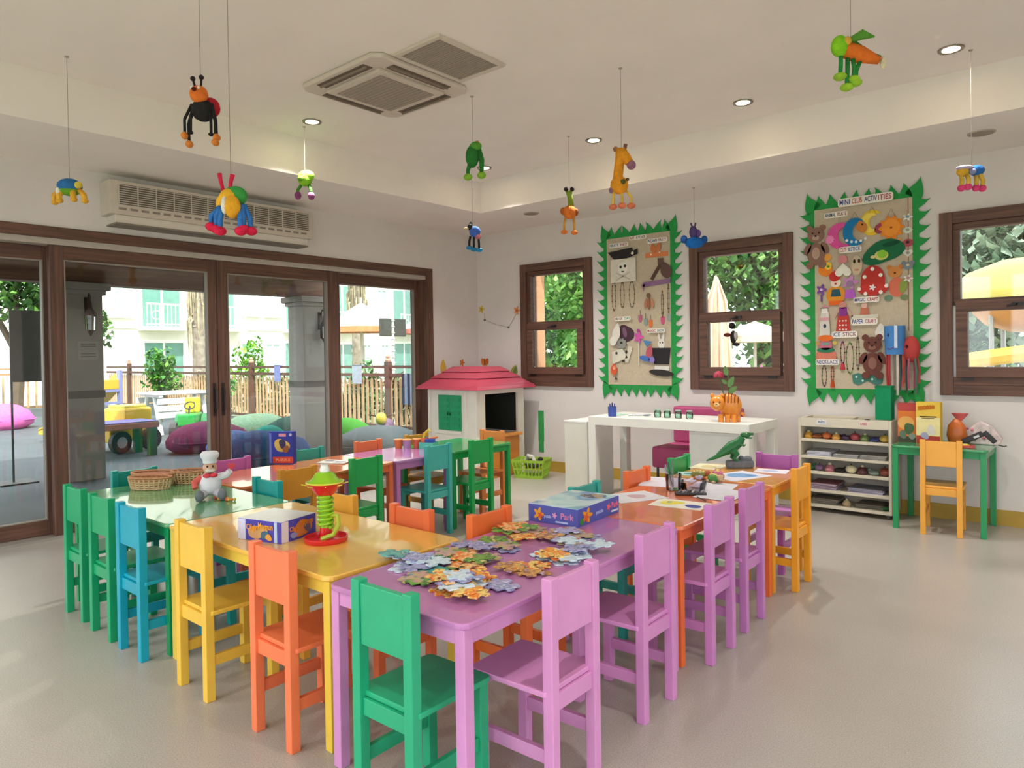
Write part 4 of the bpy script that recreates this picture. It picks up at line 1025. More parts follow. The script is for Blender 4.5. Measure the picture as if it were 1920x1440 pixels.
MB().box(hx - .05, -hy + .10, .42, hx + .05, hy - .08, .45).build('counter', mat('e09440', .4, .05), r, bevel=.006)
MB().box(-hx + .031, -hy + .05, .45, -hx + .036, hy - .05, .9).build('interior_shade', mat('2c332c', .8, .05), r)  # dark sheets on the inner walls, shade of the interior put in as colour
MB().box(-hx + .04, hy - .036, .45, hx - .05, hy - .031, .9).build('interior_shade', mat('2c332c', .8, .05), r)
for x in (-hx + .015, hx - .015, .20): MB().box(x - .018, -hy - .012, 0, x + .018, -hy, .92).build('pilaster', CP, r, bevel=.004)
for k, x0 in enumerate((-.20, -.029)):
    s = MB().box(x0, -hy - .014, .50, x0 + .168, -hy, .87).build('shutter', mat('0f9a62', .4, .04), r, bevel=.005)
    for j in range(5): MB().box(x0 + .02, -hy - .018, .54 + j*.065, x0 + .148, -hy - .014, .575 + j*.065).build('slat', mat('0f9460', .4, .04), s)
    MB().tube([(x0 + (.15 if k == 0 else .018), -hy - .016, .66), (x0 + (.15 if k == 0 else .018), -hy - .03, .675), (x0 + (.15 if k == 0 else .018), -hy - .016, .69)], .006, 6).build('knob', mat('0d4a30', .4, .03), s)
MB().box(-.26, -hy - .012, .46, .135, -hy, .495).build('window_ledge', CP, r, bevel=.004)
RF = mat('b8475a', .35, .06, 6)
def hip(x, y, z, tx, ty, th): # frustum ring
    return [(-x,-y,z),(x,-y,z),(x,y,z),(-x,y,z),(-tx,-ty,th),(tx,-ty,th),(tx,ty,th),(-tx,ty,th)]
FB = [(0,3,2,1),(4,5,6,7),(0,1,5,4),(1,2,6,5),(2,3,7,6),(3,0,4,7)]
lv = [(.465, .47, .93, .44, .445, .97), (.43, .435, .97, .34, .33, 1.045), (.36, .35, 1.045, .26, .24, 1.11), (.28, .26, 1.11, .20, .16, 1.165)]
for q in lv: MB().add(hip(*q), FB).build('roof_tier', RF, r, bevel=.006)
r = thing('laundry_basket', 'lime green plastic laundry basket on the floor beside the playhouse', 'basket', (1.14, -.42, 0), .35)
LG = mat('9cc43a', .4, .05)
def ring(mb, x, y, z0, z1, t): mb.frame(1, 0, 0, 0, 0, 0, 0, 0) if False else None
bx, by, tx, ty, bh = .15, .105, .18, .135, .19
MB().box(-bx, -by, 0, bx, by, .012).build('base', LG, r, bevel=.004)
def side_ring(z0, z1, nm):
    f0, f1 = z0/bh, z1/bh; m = MB()
    def xy(f): return bx + (tx-bx)*f, by + (ty-by)*f
    a, b2 = xy(f0); c2, d2_ = xy(f1); t = .008
    o = [(-a,-b2,z0),(a,-b2,z0),(a,b2,z0),(-a,b2,z0),(-c2,-d2_,z1),(c2,-d2_,z1),(c2,d2_,z1),(-c2,d2_,z1)]
    i_ = [(x - math.copysign(t, x), y - math.copysign(t, y), z) for x, y, z in o]
    fs = []
    for k in range(4):
        k2 = (k+1) % 4
        fs += [(k, k2, 4+k2, 4+k), (8+k2, 8+k, 12+k, 12+k2), (4+k, 4+k2, 12+k2, 12+k), (k2, k, 8+k, 8+k2)]
    m.add(o + i_, fs); return m.build(nm, LG, r)
side_ring(.0, .03, 'lower_band'); side_ring(.09, .105, 'middle_band'); side_ring(.165, .195, 'rim')
for (ax, n) in ((0, 9), (1, 7)):
    for s in (-1, 1):
        for k in range(n):
            t = -1 + 2*(k+.0)/(n-1)
            if ax == 0: p0 = (t*bx*.97, s*(by-.004), .02); p1 = (t*tx*.97, s*(ty-.006), .18)
            else: p0 = (s*(bx-.004), t*by*.97, .02); p1 = (s*(tx-.006), t*ty*.97, .18)
            MB().cyl(p0, p1, .007, .008, 6).build('rib', LG, r)
r = thing('toy_bundle', 'white and dark soft toys heaped in the lime laundry basket', 'toy', (1.14, -.42, .10))
MB().tube([(-.06, -.02, .07), (-.02, -.03, .13), (.04, -.03, .12), (.07, -.02, .05)], .02, 8).build('white_arm', fabric('dcdad4'), r, smooth=True)
MB().ball((0, .02, .04), (.11, .07, .05), 14, 8).build('grey_body', fabric('5a5a58'), r, smooth=True)
MB().ball((.08, .05, .09), (.03, .03, .02), 10, 6).build('dark_ear', fabric('33302f'), r, smooth=True)
# ------------------------------------------------------------------ printed card
PM = {}
def print_mat(cols, scale=25, rough=.4):
    k = (tuple(cols), scale, rough)
    if k in PM: return PM[k]
    m = bpy.data.materials.new('printed_card'); m.use_nodes = True
    nt = m.node_tree; b = nt.nodes['Principled BSDF']
    tc = nt.nodes.new('ShaderNodeTexCoord'); n = nt.nodes.new('ShaderNodeTexNoise')
    oi = nt.nodes.new('ShaderNodeObjectInfo')
    ad = nt.nodes.new('ShaderNodeVectorMath'); ad.operation = 'MULTIPLY_ADD'
    ad.inputs[1].default_value = (1, 1, 1)
    nt.links.new(tc.outputs['Object'], ad.inputs[0]); nt.links.new(oi.outputs['Location'], ad.inputs[2])
    n.inputs['Scale'].default_value = scale; n.inputs['Detail'].default_value = 2
    nt.links.new(ad.outputs[0], n.inputs['Vector'])
    r = nt.nodes.new('ShaderNodeValToRGB'); e = r.color_ramp.elements
    while len(e) < len(cols): e.new(.5)
    for i, c in enumerate(cols):
        e[i].position = .3 + .4*i/(len(cols)-1); e[i].color = (*lin(c), 1)
    nt.links.new(n.outputs['Fac'], r.inputs['Fac']); nt.links.new(r.outputs['Color'], b.inputs['Base Color'])
    b.inputs['Roughness'].default_value = rough
    PM[k] = m
    return m

# ------------------------------------------------------------------ jigsaw on the purple table
def jig(seed):
    q = random.Random(seed); P = []
    for side in range(4):
        kn = q.choice((-1, 1)); a = side*PI/2
        seg = [(-.5, -.5), (-.16, -.5 + q.uniform(-.03, .03)), (-.10, -.5 - kn*.07), (-.17, -.5 - kn*.15), (-.08, -.5 - kn*.24), (.08, -.5 - kn*.24), (.17, -.5 - kn*.15), (.10, -.5 - kn*.07), (.16, -.5 + q.uniform(-.03, .03))]
        for x, y in seg: P.append((x*math.cos(a) - y*math.sin(a), x*math.sin(a) + y*math.cos(a)))
    return P
JM = [MB().prism([(x*.082, y*.082) for x, y in jig(k)], 0, .0035).mesh('jigsaw_piece') for k in range(6)]
PAL = {'white and pale blue': [('e8eef2', 'b8cfe0', 'd8e6ee', '8fb0cf')], 'yellow and orange': [('f0bc30', 'e0602a', 'f4dc80', '8a4020')], 'green': [('4aa030', '80a848', '2f6a30', 'd8c880')],
       'red and orange': [('d03a28', 'e88a30', 'f4d098', '9a4a38')], 'lilac blue': [('8a9ac8', 'b8a8d0', '6a80b0', 'dcd8e8')], 'brown and tan': [('b0703a', 'd8a860', '8a5030', 'c8b0c8')], 'mixed green and pink': [('7a9a60', 'c890a0', 'b8b060', '6a8ab0')], 'teal': [('3f9a90', '70b8b0', '2f7a70', 'c8e0d8')]}
CL = [((3.98, -4.56), .10, .06, 12, ['white and pale blue', 'white and pale blue', 'lilac blue', 'teal'], 'pile beside the yellow table'),
      ((4.30, -4.62), .10, .075, 20, ['yellow and orange', 'red and orange', 'yellow and orange', 'lilac blue', 'white and pale blue'], 'pile nearest the viewer'),
      ((4.12, -4.62), .05, .05, 5, ['green', 'mixed green and pink', 'teal'], 'pile behind the green chair'),
      ((4.10, -4.42), .09, .07, 12, ['green', 'mixed green and pink', 'red and orange', 'green'], 'pile at the table middle'),
      ((4.05, -4.24), .08, .07, 8, ['mixed green and pink', 'lilac blue', 'green'], 'row along the table inner edge'),
      ((4.33, -4.38), .06, .05, 7, ['brown and tan', 'brown and tan', 'yellow and orange'], 'pile before the nearest purple chair'),
      ((4.03, -4.00), .07, .10, 12, ['mixed green and pink', 'yellow and orange', 'green', 'red and orange'], 'pile in front of the blue puzzle box'),
      ((4.22, -3.98), .07, .09, 10, ['lilac blue', 'mixed green and pink', 'brown and tan'], 'pile at the puzzle box corner'),
      ((4.34, -4.14), .06, .10, 15, ['white and pale blue', 'white and pale blue', 'lilac blue', 'yellow and orange'], 'pile near the table outer edge')]
jr = random.Random(3); jcache = {}
for (c0, rx, ry, n, pal, where) in CL:
    for k in range(n):
        nm = pal[k % len(pal)]; mi = jr.randrange(6)
        if (mi, nm) not in jcache:
            m2 = JM[mi].copy(); m2.materials.append(print_mat(PAL[nm][0], 38)); jcache[(mi, nm)] = m2
        o = bpy.data.objects.new('jigsaw_piece', jcache[(mi, nm)]); C.objects.link(o)
        o.location = (c0[0] + jr.uniform(-1, 1)*rx, c0[1] + jr.uniform(-1, 1)*ry, TH + .0003 + k*.0037*.55)
        o.rotation_euler = (jr.uniform(-.03, .03), jr.uniform(-.03, .03), jr.uniform(0, 6.28))
        tag(o, '%s jigsaw piece in the %s' % (nm, where), 'jigsaw piece', 'jigsaw pieces on the purple table')
# ------------------------------------------------------------------ boxes on the tables
def sidetext(r, txt, size, col, T, wdt): text(txt, size, paper(col), T, r, wdt)
q = carton('puzzle_box', 'large blue jigsaw box with flower prints on the purple table', 4.011, -3.646, TH, .245, .35, .073, .07, '5a5fae', art=[
    ('picture', 'flower', -.07, .035, .055, .06, 'e8a838', 1), ('picture', 'flower', -.06, .03, .03, .034, 'e0603a', 2), ('emblem', 'flower', .01, .037, .026, .026, 'e29ac0', 1), ('rule', 'rect', .045, .012, .06, .007, 'b8c8ec', 1)], side=[
    ('picture', 'flower', -.10, .037, .085, .066, 'e8a030', 1), ('picture', 'flower', -.11, .03, .05, .045, 'e0642f', 2), ('leaf', 'drop', -.145, .02, .03, .03, '3f8a3f', 2), ('emblem', 'flower', .08, .04, .034, .034, 'ef6f80', 1), ('rule', 'rect', .135, .016, .06, .008, 'd8dcf0', 1)])
MB().box(-.121, -.173, .073, .121, .173, .0745).build('lid_print', print_mat(('b8d8ee', 'dff0f8', '8fb8e0', 'c8e4f2'), 5, .12), q)
MB().prism([(x*.13 + .04, y*.12 + .10) for x, y in blob(21)], .0746, .0752).build('lid_picture', print_mat(('6a7a8a', 'c8a060', '4a6a9a', 'd8c0a0'), 20, .15), q)
text('Park', .036, paper('e88ab0'), TR(.07, -.176, .037) @ TXW, q, .062)
text('puzzle', .02, paper('b8c4e8'), TR(-.025, -.176, .03) @ TXW, q, .035)
text('Park', .034, paper('ee7088'), TR(.1235, .135, .042) @ TYW, q, .06)
text('puzzle', .022, paper('b8c4e8'), TR(.1235, .0, .035) @ TYW, q, .06)
q = carton('game_box', 'purple and white boxed children\'s game on the yellow table', 3.267, -4.632, TH, .225, .19, .082, .25, '5048a8', art=[
    ('white_panel', 'rect', -.092, .041, .04, .08, 'd0d0ee', 1), ('picture', blob(31), -.01, .036, .12, .06, 'c89a6a', 1), ('picture', blob(32), .03, .028, .05, .04, '4a6a80', 2), ('picture', blob(33), .05, .02, .04, .028, 'e0a048', 3), ('corner', 'rect', .085, .041, .015, .08, 'b0c4dc', 1)], side=[
    ('white_panel', 'rect', -.075, .041, .035, .08, 'ddd4dc', 1), ('picture', blob(34), .02, .038, .12, .075, 'd07a3a', 1, 20), ('picture', blob(35), .045, .04, .045, .05, '6a5a70', 2), ('picture', blob(36), -.03, .02, .04, .03, '8a8ab8', 2)])
MB().box(-.111, -.094, .082, .111, .094, .0832).build('lid_print', mat('eef0ee', .15, .03, 6), q)
text('Cilgin', .03, paper('f0a030'), TR(-.035, -.0985, .052) @ TXW, q, .06)
text('Maymun', .034, paper('f0a838'), TR(.035, -.0985, .060) @ TXW, q, .075)
text('Cilgin', .026, paper('e88a2c'), TR(.1152, -.03, .045) @ TYW, q, .045)
text('Maymun', .034, paper('e8902c'), TR(.1152, .04, .060) @ TYW, q, .07)
q = carton('puzzle_box', 'upright blue puzzle box with a red band on the table by the doors', 1.55, -3.56, TH, .165, .055, .215, .60, '34409c', art=[
    ('picture', blob(41), .005, .125, .12, .11, 'c8b060', 1), ('picture', blob(42), .01, .135, .06, .07, '3a3a58', 2), ('picture', blob(43), .035, .10, .05, .06, '8a5a3a', 3), ('band', 'rect', .012, .028, .14, .042, 'cf4a32', 2), ('title_card', 'rect', .01, .195, .05, .02, 'd89ab0', 1), ('spine', 'rect', -.074, .108, .014, .2, '6a7ad0', 1), ('badge', 'ell', .066, .197, .02, .02, 'b8b8d8', 1)])
text('PUZZLE', .022, paper('f0b090'), TR(.012, -.0302, .028) @ TXW, q, .10)

# ------------------------------------------------------------------ marble run tower
r = thing('marble_run', 'red and lime plastic spiral marble run tower on the yellow table', 'toy', (3.49, -4.56, TH))
RD = mat('d8262c', .2, .04, spec=.6); LM_ = mat('8fc41e', .2, .05, spec=.6); CY = mat('d8cf4a', .25, .04)
MB().lathe([(0, 0), (.078, 0), (.083, .006), (.083, .02), (.078, .02), (.076, .008), (.03, .008), (.022, .012), (.022, .055), (0, .055)], n=28).build('tray', RD, r, smooth=True)
MB().lathe([(.022, .05), (.022, .175)], n=14).build('core', LM_, r, smooth=True)
sp = [(.027*math.cos(t), .027*math.sin(t), .055 + .12*t/(2*PI*7)) for t in [2*PI*7*i/84 for i in range(85)]]
MB().tube(sp, .0065, 6).build('spiral', LM_, r, smooth=True)
MB().lathe([(.02, .172), (.036, .182), (.056, .208), (.070, .222), (.067, .226), (.046, .206), (.015, .186)], n=20).build('funnel', RD, r, smooth=True)
for k in range(8):
    a = k*PI/4 + .2
    MB().cyl((.045*math.cos(a), .045*math.sin(a), .214), (.088*math.cos(a), .088*math.sin(a), .222), .0022, n=5).build('spoke', CY, r)
MB().lathe([(.07, .228), (.05, .24), (.035, .262), (.018, .268), (0, .268)], n=20).build('cap', LM_, r, smooth=True)
MB().tube([(.07*math.cos(2*PI*i/24), .07*math.sin(2*PI*i/24), .228) for i in range(25)], .0035, 6).build('cap_rim', CY, r, smooth=True)
MB().lathe([(.016, .262), (.02, .275), (.014, .29), (.018, .297), (0, .297)], n=14).build('finial', mat('e6e6e0', .2, .03), r, smooth=True)
MB().tube([(.02, .01, .10), (.05, .02, .10), (.068, .01, .07), (.062, -.01, .035), (.03, -.04, .02)], .009, 8).build('chute', mat('a8b42c', .25, .05), r, smooth=True)

# ------------------------------------------------------------------ wicker baskets, chef doll, beads
WK = mat('d8b98c', .7, .15, 60, .4, bscale=200); WK2 = mat('c08a60', .7, .15, 60, .4, bscale=200)
def wicker(lb, x, y, rz, L, W, H, lin_c):
    r = thing('wicker_basket', lb, 'basket', (x, y, TH), rz, 'wicker baskets on the green table')
    n = 26
    for j in range(6):
        f = j/5; k = .86 + .14*f
        MB().tube([(L/2*k*math.cos(2*PI*i/n), W/2*k*math.sin(2*PI*i/n), .006 + H*f) for i in range(n+1)], .0048 if j < 5 else .007, 5).build('woven_course', WK if j < 4 else WK2, r, smooth=True)
    for i in range(n):
        a = 2*PI*(i+.5)/n
        MB().tube([(L/2*.86*math.cos(a), W/2*.86*math.sin(a), .002), (L/2*.945*math.cos(a), W/2*.945*math.sin(a), H*.5), (L/2*math.cos(a), W/2*math.sin(a), H)], .005, 5).build('stake', WK, r)
    MB().lathe([(0, .004), (.42, .004), (.46, H*.6), (.48, H*.9)], n=24, sx=L, sy=W).build('lining', mat(lin_c, .8, .1, 40, .3), r, smooth=True)
    return r
wicker('large wicker basket with a rosy lining, rearmost of the three baskets', 1.63, -4.425, .5, .28, .16, .06, 'b87a66')
wicker('oval wicker basket in front of the other two baskets', 1.775, -4.51, .62, .24, .12, .06, 'b5806a')
wicker('round wicker basket beside the chef doll', 1.76, -4.285, .75, .20, .14, .065, '8a5248')
r = thing('chef_doll', 'chubby chef doll in a white hat with a red bow tie on the green table', 'doll', (2.30, -4.43, TH), -2.0)
SK = plastic('d8a888'); WHF = mat('e2e2e8', .6, .04); GYF = mat('70767c', .6, .05)
MB().ball((0, 0, .075), (.055, .048, .062), 16, 10).build('body', WHF, r, smooth=True)
hd = MB().ball((0, 0, .155), (.034, .032, .034), 14, 9).build('head', SK, r, smooth=True)
MB().ball((0, .034, .146), (.024, .012, .012), 10, 6).build('moustache', mat('d8d0c4', .6, .04), hd, smooth=True)
MB().ball((0, .034, .132), (.012, .008, .010), 8, 5).build('mouth', mat('4a2420', .6, .03), hd)
MB().ball((0, .036, .156), (.009, .008, .008), 8, 6).build('nose', SK, hd, smooth=True)
for s in (-1, 1): MB().ball((s*.013, .031, .166), (.005, .004, .006), 8, 5).build('eye', mat('2a2420', .4, 0), hd)
MB().lathe([(.033, .18), (.035, .20), (.044, .21), (.046, .225), (.036, .238), (0, .24)], n=18).build('chef_hat', WHF, r, smooth=True)
for s in (-1, 1):
    MB().ball((s*.016, .04, .122), (.02, .011, .012), 10, 6).build('bow_tie', mat('d8384a', .5, .04), r, smooth=True)
    MB().tube([(s*.04, 0, .105), (s*.075, .012, .085), (s*.07, .03, .06)] if s > 0 else [(s*.04, 0, .105), (s*.078, .005, .115), (s*.095, .02, .135)], [.02, .018, .014], 8).build('arm', WHF if s < 0 else mat('d25a50', .6, .04), r, smooth=True)
    MB().tube([(s*.03, .02, .03), (s*.045, .06, .025), (s*.05, .08, .025)], [.024, .022, .018], 8).build('leg', mat('c8c4cc', .6, .05), r, smooth=True)
    MB().ball((s*.052, .092, .03), (.022, .014, .03), 10, 7).build('shoe', GYF, r, smooth=True)
MB().prism([(x*.035, y*.04) for x, y in heart()], -.004, .004, TR(-.10, .02, .155) @ TXW).build('red_spoon', mat('cf3640', .5, .03), r)
r = thing('bead_string', 'string of red and yellow wooden beads lying by the chef doll', 'beads', (2.40, -4.40, TH))
for k in range(16):
    a = k*.24
    MB().ball((-.05 + .008*k, -.03 + .012*math.sin(k*.9) + .002*k, .008), .008, 8, 6).build('bead', plastic(('cf4a3a', 'e0a83a', 'd8742f', 'c8c04a')[k % 4]), r, smooth=True)

# ------------------------------------------------------------------ drawings, pencils, glasses and toys on the right row
def sheet(lb, x, y, rz, wx, wy, col='d8d4dc', art=(), z=TH):
    r = thing('drawing', lb, 'drawing', (x, y, z + .0004), rz, 'drawings on the right row')
    MB().box(-wx/2, -wy/2, 0, wx/2, wy/2, .0012).build('sheet', paper(col), r)
    for nm, sh, dx, dy, ww, hh, c, ly in art:
        o = SH[sh]() if isinstance(sh, str) else sh
        MB().prism([(dx + p*ww, dy + q*hh) for p, q in o], .0012 + .0003*(ly-1), .0012 + .0003*ly).build(nm, paper(c), r)
sheet('white drawing sheet left of the pencil glass', 3.92, -2.70, .3, .21, .28, 'dcd8e2')
sheet('white drawing sheet touching the blue puzzle box', 4.00, -3.14, -.45, .21, .27, 'd8d6dc', [('sketch', blob(51), 0, .02, .1, .12, 'c8a8b0', 1)])
sheet('drawing of a yellow sun and blue sea at the near edge of the orange table', 4.262, -3.16, .12, .25, .17, 'e8e4d8', [('sun', blob(52), -.045, .01, .13, .11, 'e2d25a', 1), ('sea', blob(53), .07, -.02, .10, .07, '4a4f9a', 1), ('sketch', blob(54), -.06, .02, .03, .04, '7a9a8a', 2)])
sheet('white sheet behind the black pencil tray', 4.20, -2.70, .2, .22, .30, 'd6d4dc')
sheet('white sheet at the outer edge of the orange table', 4.33, -2.84, .0, .19, .28, 'd4d2da', z=TH + .0016)
sheet('drawing of blue water at the seam of the amber table', 4.17, -2.28, -.35, .22, .30, 'd2d0dc', [('water', blob(55), .0, .02, .17, .20, '7aa0c8', 1), ('sketch', blob(56), .03, .06, .06, .06, '5a80b0', 2)])
sheet('pale drawing sheet beside the dinosaur at the end of the amber table', 4.26, -2.02, .2, .18, .14, 'd8d4dc', [('sketch', blob(57), 0, 0, .1, .06, 'a8b8d8', 1)])
sheet('yellowish drawing sheet left of the dinosaur', 3.89, -2.07, .1, .18, .20, 'd8d0b0', [('sketch', blob(58), 0, 0, .12, .12, 'c8b888', 1)])
sheet('teal painted sheet before the green chair', 3.93, -2.37, .5, .16, .14, '9fc0b8', [('sketch', blob(59), 0, 0, .1, .06, '3f8080', 1)])
CG = glass_mat('clear_plastic', (.93, .92, .95), .1)
r = thing('pencil_glass', 'clear plastic cup of pencils and a brush on the orange table', 'pencil cup', (4.07, -2.86, TH))
MB().lathe([(0, .002), (.038, .002), (.042, .085), (.039, .085), (.035, .006), (0, .006)], n=18).build('cup', CG, r, smooth=True)
for k, c in enumerate(('6a6a70', '4a4a50', '8a8a90', 'b0a8a0')):
    a = 2.2 + k*.5
    MB().cyl((.01*math.cos(a), .01*math.sin(a), .01), (.045*math.cos(a), .045*math.sin(a), .15 - .012*k), .0038, n=6).build('pencil', paint(c), r)
r = thing('cellophane_dish', 'clear plastic dish with crumpled lilac cellophane beside the pencil cup', 'dish', (4.15, -2.80, TH))
MB().lathe([(0, .002), (.06, .002), (.072, .045), (.069, .045), (.057, .006), (0, .006)], n=20).build('dish', CG, r, smooth=True)
for k in range(5): MB().prism([(x*.06, y*.05) for x, y in blob(60+k, 9, .35)], 0, .004, TR(rnd.uniform(-.03, .03), rnd.uniform(-.03, .03), .012 + .012*k) @ Matrix.Rotation(rnd.uniform(-.8, .8), 4, 'X') @ Matrix.Rotation(rnd.uniform(0, 6), 4, 'Z')).build('cellophane', mat('d8cfe4', .2, .12, 25), r)
r = thing('pencil_tray', 'long black tray of short pencils on the orange table', 'tray', (4.20, -2.93, TH + .002), .62)
MB().box(-.075, -.022, 0, .075, .022, .012).build('tray', mat('2c2a2e', .4, .04), r, bevel=.003)
for k in range(6): MB().cyl((-.06 + k*.022, -.018, .016), (-.045 + k*.022, .018, .016), .005, n=6).build('pencil', paint(('5a5a62', '8a8a92', '3a3a42', 'c0b8b0')[k % 4]), r)
tag(MB().tube([(4.262, -2.985, TH + .006), (4.335, -3.045, TH + .006)], .0035, 6).build('pencil', paint('4a4440')), 'single dark pencil lying before the black pencil tray', 'pencil')
def toy(lb, x, y, c1, c2, rz):
    r = thing('painted_toy', lb, 'toy', (x, y, TH + .0018), rz, 'painted toys on the right row')
    MB().ball((0, 0, .022), (.045, .03, .022), 14, 8).build('body', plastic(c1), r, smooth=True)
    MB().ball((.045, 0, .03), .018, 10, 7).build('head', plastic(c2), r, smooth=True)
    for sx in (-.5, .6):
        for sy in (-1, 1): MB().ball((sx*.04, sy*.028, .008), (.012, .01, .008), 8, 5).build('foot', plastic(c2), r, smooth=True)
    for k in range(4): MB().ball((-.025 + .017*k, 0, .043 - .003*abs(k-1.5)), (.008, .012, .005), 8, 5).build('spot', plastic('e0c860'), r)
toy('olive painted toy turtle beside the pencil cup', 4.03, -2.49, '7a7a35', 'a85a3a', .5)
toy('pink painted toy snail behind the olive turtle', 4.10, -2.40, 'c86a90', 'b07a5a', 2.0)
toy('green painted toy lizard on a cream base before the blue drawing', 4.15, -2.55, '4a8a40', 'c8a880', -.4)
r = thing('toy_dinosaur', 'green toy tyrannosaurus standing on a grey rock at the amber table', 'toy', (4.03, -2.02, TH), .7)
DG = mat('1a6a34', .4, .12, 30)
MB().prism([(x, y) for x, y in ((-.05,-.03),(.09,-.035),(.12,-.02),(.12,.03),(.05,.045),(-.04,.04))], 0, .045).build('rock', mat('6f727a', .8, .15, 30, .4), r, bevel=.012, seg=2)
MB().ball((.085, .0, .05), (.03, .025, .022), 9, 6).ball((.05, .01, .052), (.02, .02, .02), 9, 6).build('boulder', mat('6a6d74', .8, .15, 30, .4), r)
MB().tube([(-.165, 0, .045), (-.11, 0, .065), (-.055, 0, .10), (-.01, 0, .125), (.035, 0, .155), (.055, 0, .185)], [.004, .012, .026, .038, .028, .02], 10).build('body', DG, r, smooth=True)
hd = MB().ball((.075, 0, .200), (.034, .018, .018), 12, 8).box(.07, -.012, .196, .118, .012, .212).build('head', DG, r, smooth=True)
MB().box(.075, -.010, .176, .112, .010, .184).build('jaw', DG, hd, bevel=.002)
for k in range(4): MB().cyl((.085+.009*k, -.010, .196), (.085+.009*k, -.010, .189), .002, .0004, 5).build('tooth', mat('ece6d2', .4, 0), hd)
for s in (-1, 1):
    MB().ball((.075, s*.016, .210), .0045, 8, 6).build('eye', mat('c8b890', .3, 0), hd)
    MB().tube([(-.01, s*.022, .115), (.01, s*.03, .085), (-.005, s*.028, .06), (.018, s*.028, .047)], [.022, .018, .010, .010], 8).build('leg', DG, r, smooth=True)
    MB().tube([(.035, s*.02, .145), (.058, s*.022, .135), (.068, s*.02, .142)], [.008, .006, .004], 6).build('arm', DG, r, smooth=True)

# ------------------------------------------------------------------ left row: books, pots, toy basket
r = thing('open_booklet', 'open white booklet lying on the orange table by the doors', 'book', (1.80, -3.32, TH), .5)
for s in (-1, 1): MB().box(0, -.075, .001, s*.10, .075, .006, Matrix.Rotation(-s*.02, 4, 'Y')).build('page_block', paper('d8d4ce'), r)
MB().box(.015, -.05, .0085, .085, -.01, .009).box(-.085, .0, .0085, -.02, .05, .009).build('printed_block', paper('8a8a8e'), r)
for lb, x, y, c in (('orange paint pot on the purple table of the left row', 1.60, -2.60, 'dd7a3a'), ('lilac paint pot beside the orange pot', 1.665, -2.57, 'b08ab8'), ('coral paint pot behind the toy basket', 1.70, -2.50, 'e06a4a')):
    r = thing('paint_pot', lb, 'paint pot', (x, y, TH), 0, 'paint pots on the left row')
    MB().lathe([(0, 0), (.026, 0), (.034, .07), (.03, .07), (.024, .004), (0, .004)], n=16).build('pot', plastic(c), r, smooth=True)
    MB().lathe([(.034, .064), (.037, .066), (.037, .072), (.034, .073)], n=16).build('rim', plastic('e8a060'), r, smooth=True)
r = thing('toy_crate', 'small teal toy crate of plastic parts beside the paint pots', 'toy box', (1.80, -2.47, TH), .4)
MB().box(-.06, -.05, 0, .06, .05, .006).box(-.06, -.05, 0, -.054, .05, .05).box(.054, -.05, 0, .06, .05, .05).box(-.054, -.05, .006, .054, -.044, .05).box(-.054, .044, .006, .054, .05, .05).build('crate', plastic('4ab8a0'), r)
MB().box(-.03, -.03, .03, .05, .03, .075, rotz(.4)).build('blue_block', plastic('2f50b0'), r)
MB().tube([(-.05, -.01, .03), (-.03, 0, .12), (.0, .0, .145), (.015, .0, .13)], .008, 8).build('yellow_handle', plastic('d8c23a'), r, smooth=True)
MB().tube([(-.01, .03, .07), (.06, .03, .085)], .008, 8).build('orange_rod', plastic('e07a3a'), r, smooth=True)
MB().ball((-.03, .01, .07), .022, 10, 7).build('navy_ball', plastic('3a4a70'), r, smooth=True)
MB().box(-.05, -.03, .03, -.01, .0, .08).build('orange_block', plastic('e0602f'), r)

# ------------------------------------------------------------------ hanging soft toys
HT = 'soft toys hung from the ceiling'
def plush(name, lb, x, y, zc, ztop, parts, rz=0, scale=1.0, strz=None):
    """ztop: height of the toy's top; parts local, z measured down from 0 (top)"""
    r = thing(name, lb, 'soft toy', (x, y, ztop), rz, HT)
    for q in parts:
        nm, ty, a, col = q[0], q[1], q[2], q[3]
        m = MB()
        if ty == 'b': m.ball([v*scale for v in a[:3]], tuple(v*scale for v in a[3:6]), 12, 8)
        elif ty == 't': m.tube([[v*scale for v in p] for p in a[0]], [v*scale for v in a[1]] if isinstance(a[1], (list, tuple)) else a[1]*scale, 8)
        m.build(nm, fabric(col), r, smooth='all')
    MB().tube([(0, 0, -.03*scale), (0, 0, (zc - ztop)*.5), (0, 0, zc - ztop)], .0013, 5).build('string', mat('7d7268', .6, 0), r)
    MB().lathe([(.012, zc - ztop), (.010, zc - ztop - .006), (0, zc - ztop - .008)], n=10).build('ceiling_hook', mat('a89c90', .5, 0), r)
    return r
def legs(pts, r, colr, foot, fr=(.022, .03, .018), nm='leg'):
    o = []
    for (x, y, z0, x1, y1, z1) in pts:
        o.append((nm, 't', ([(x, y, z0), ((x+x1)/2 + (x1-x)*.45, (y+y1)/2 - .008, (z0+z1)/2), (x1, y1, z1)], r), colr))
        o.append(('foot', 'b', (x1, y1, z1, *fr), foot))
    return o
FC = YAW  # toys face the viewer: rotate local -Y towards camera
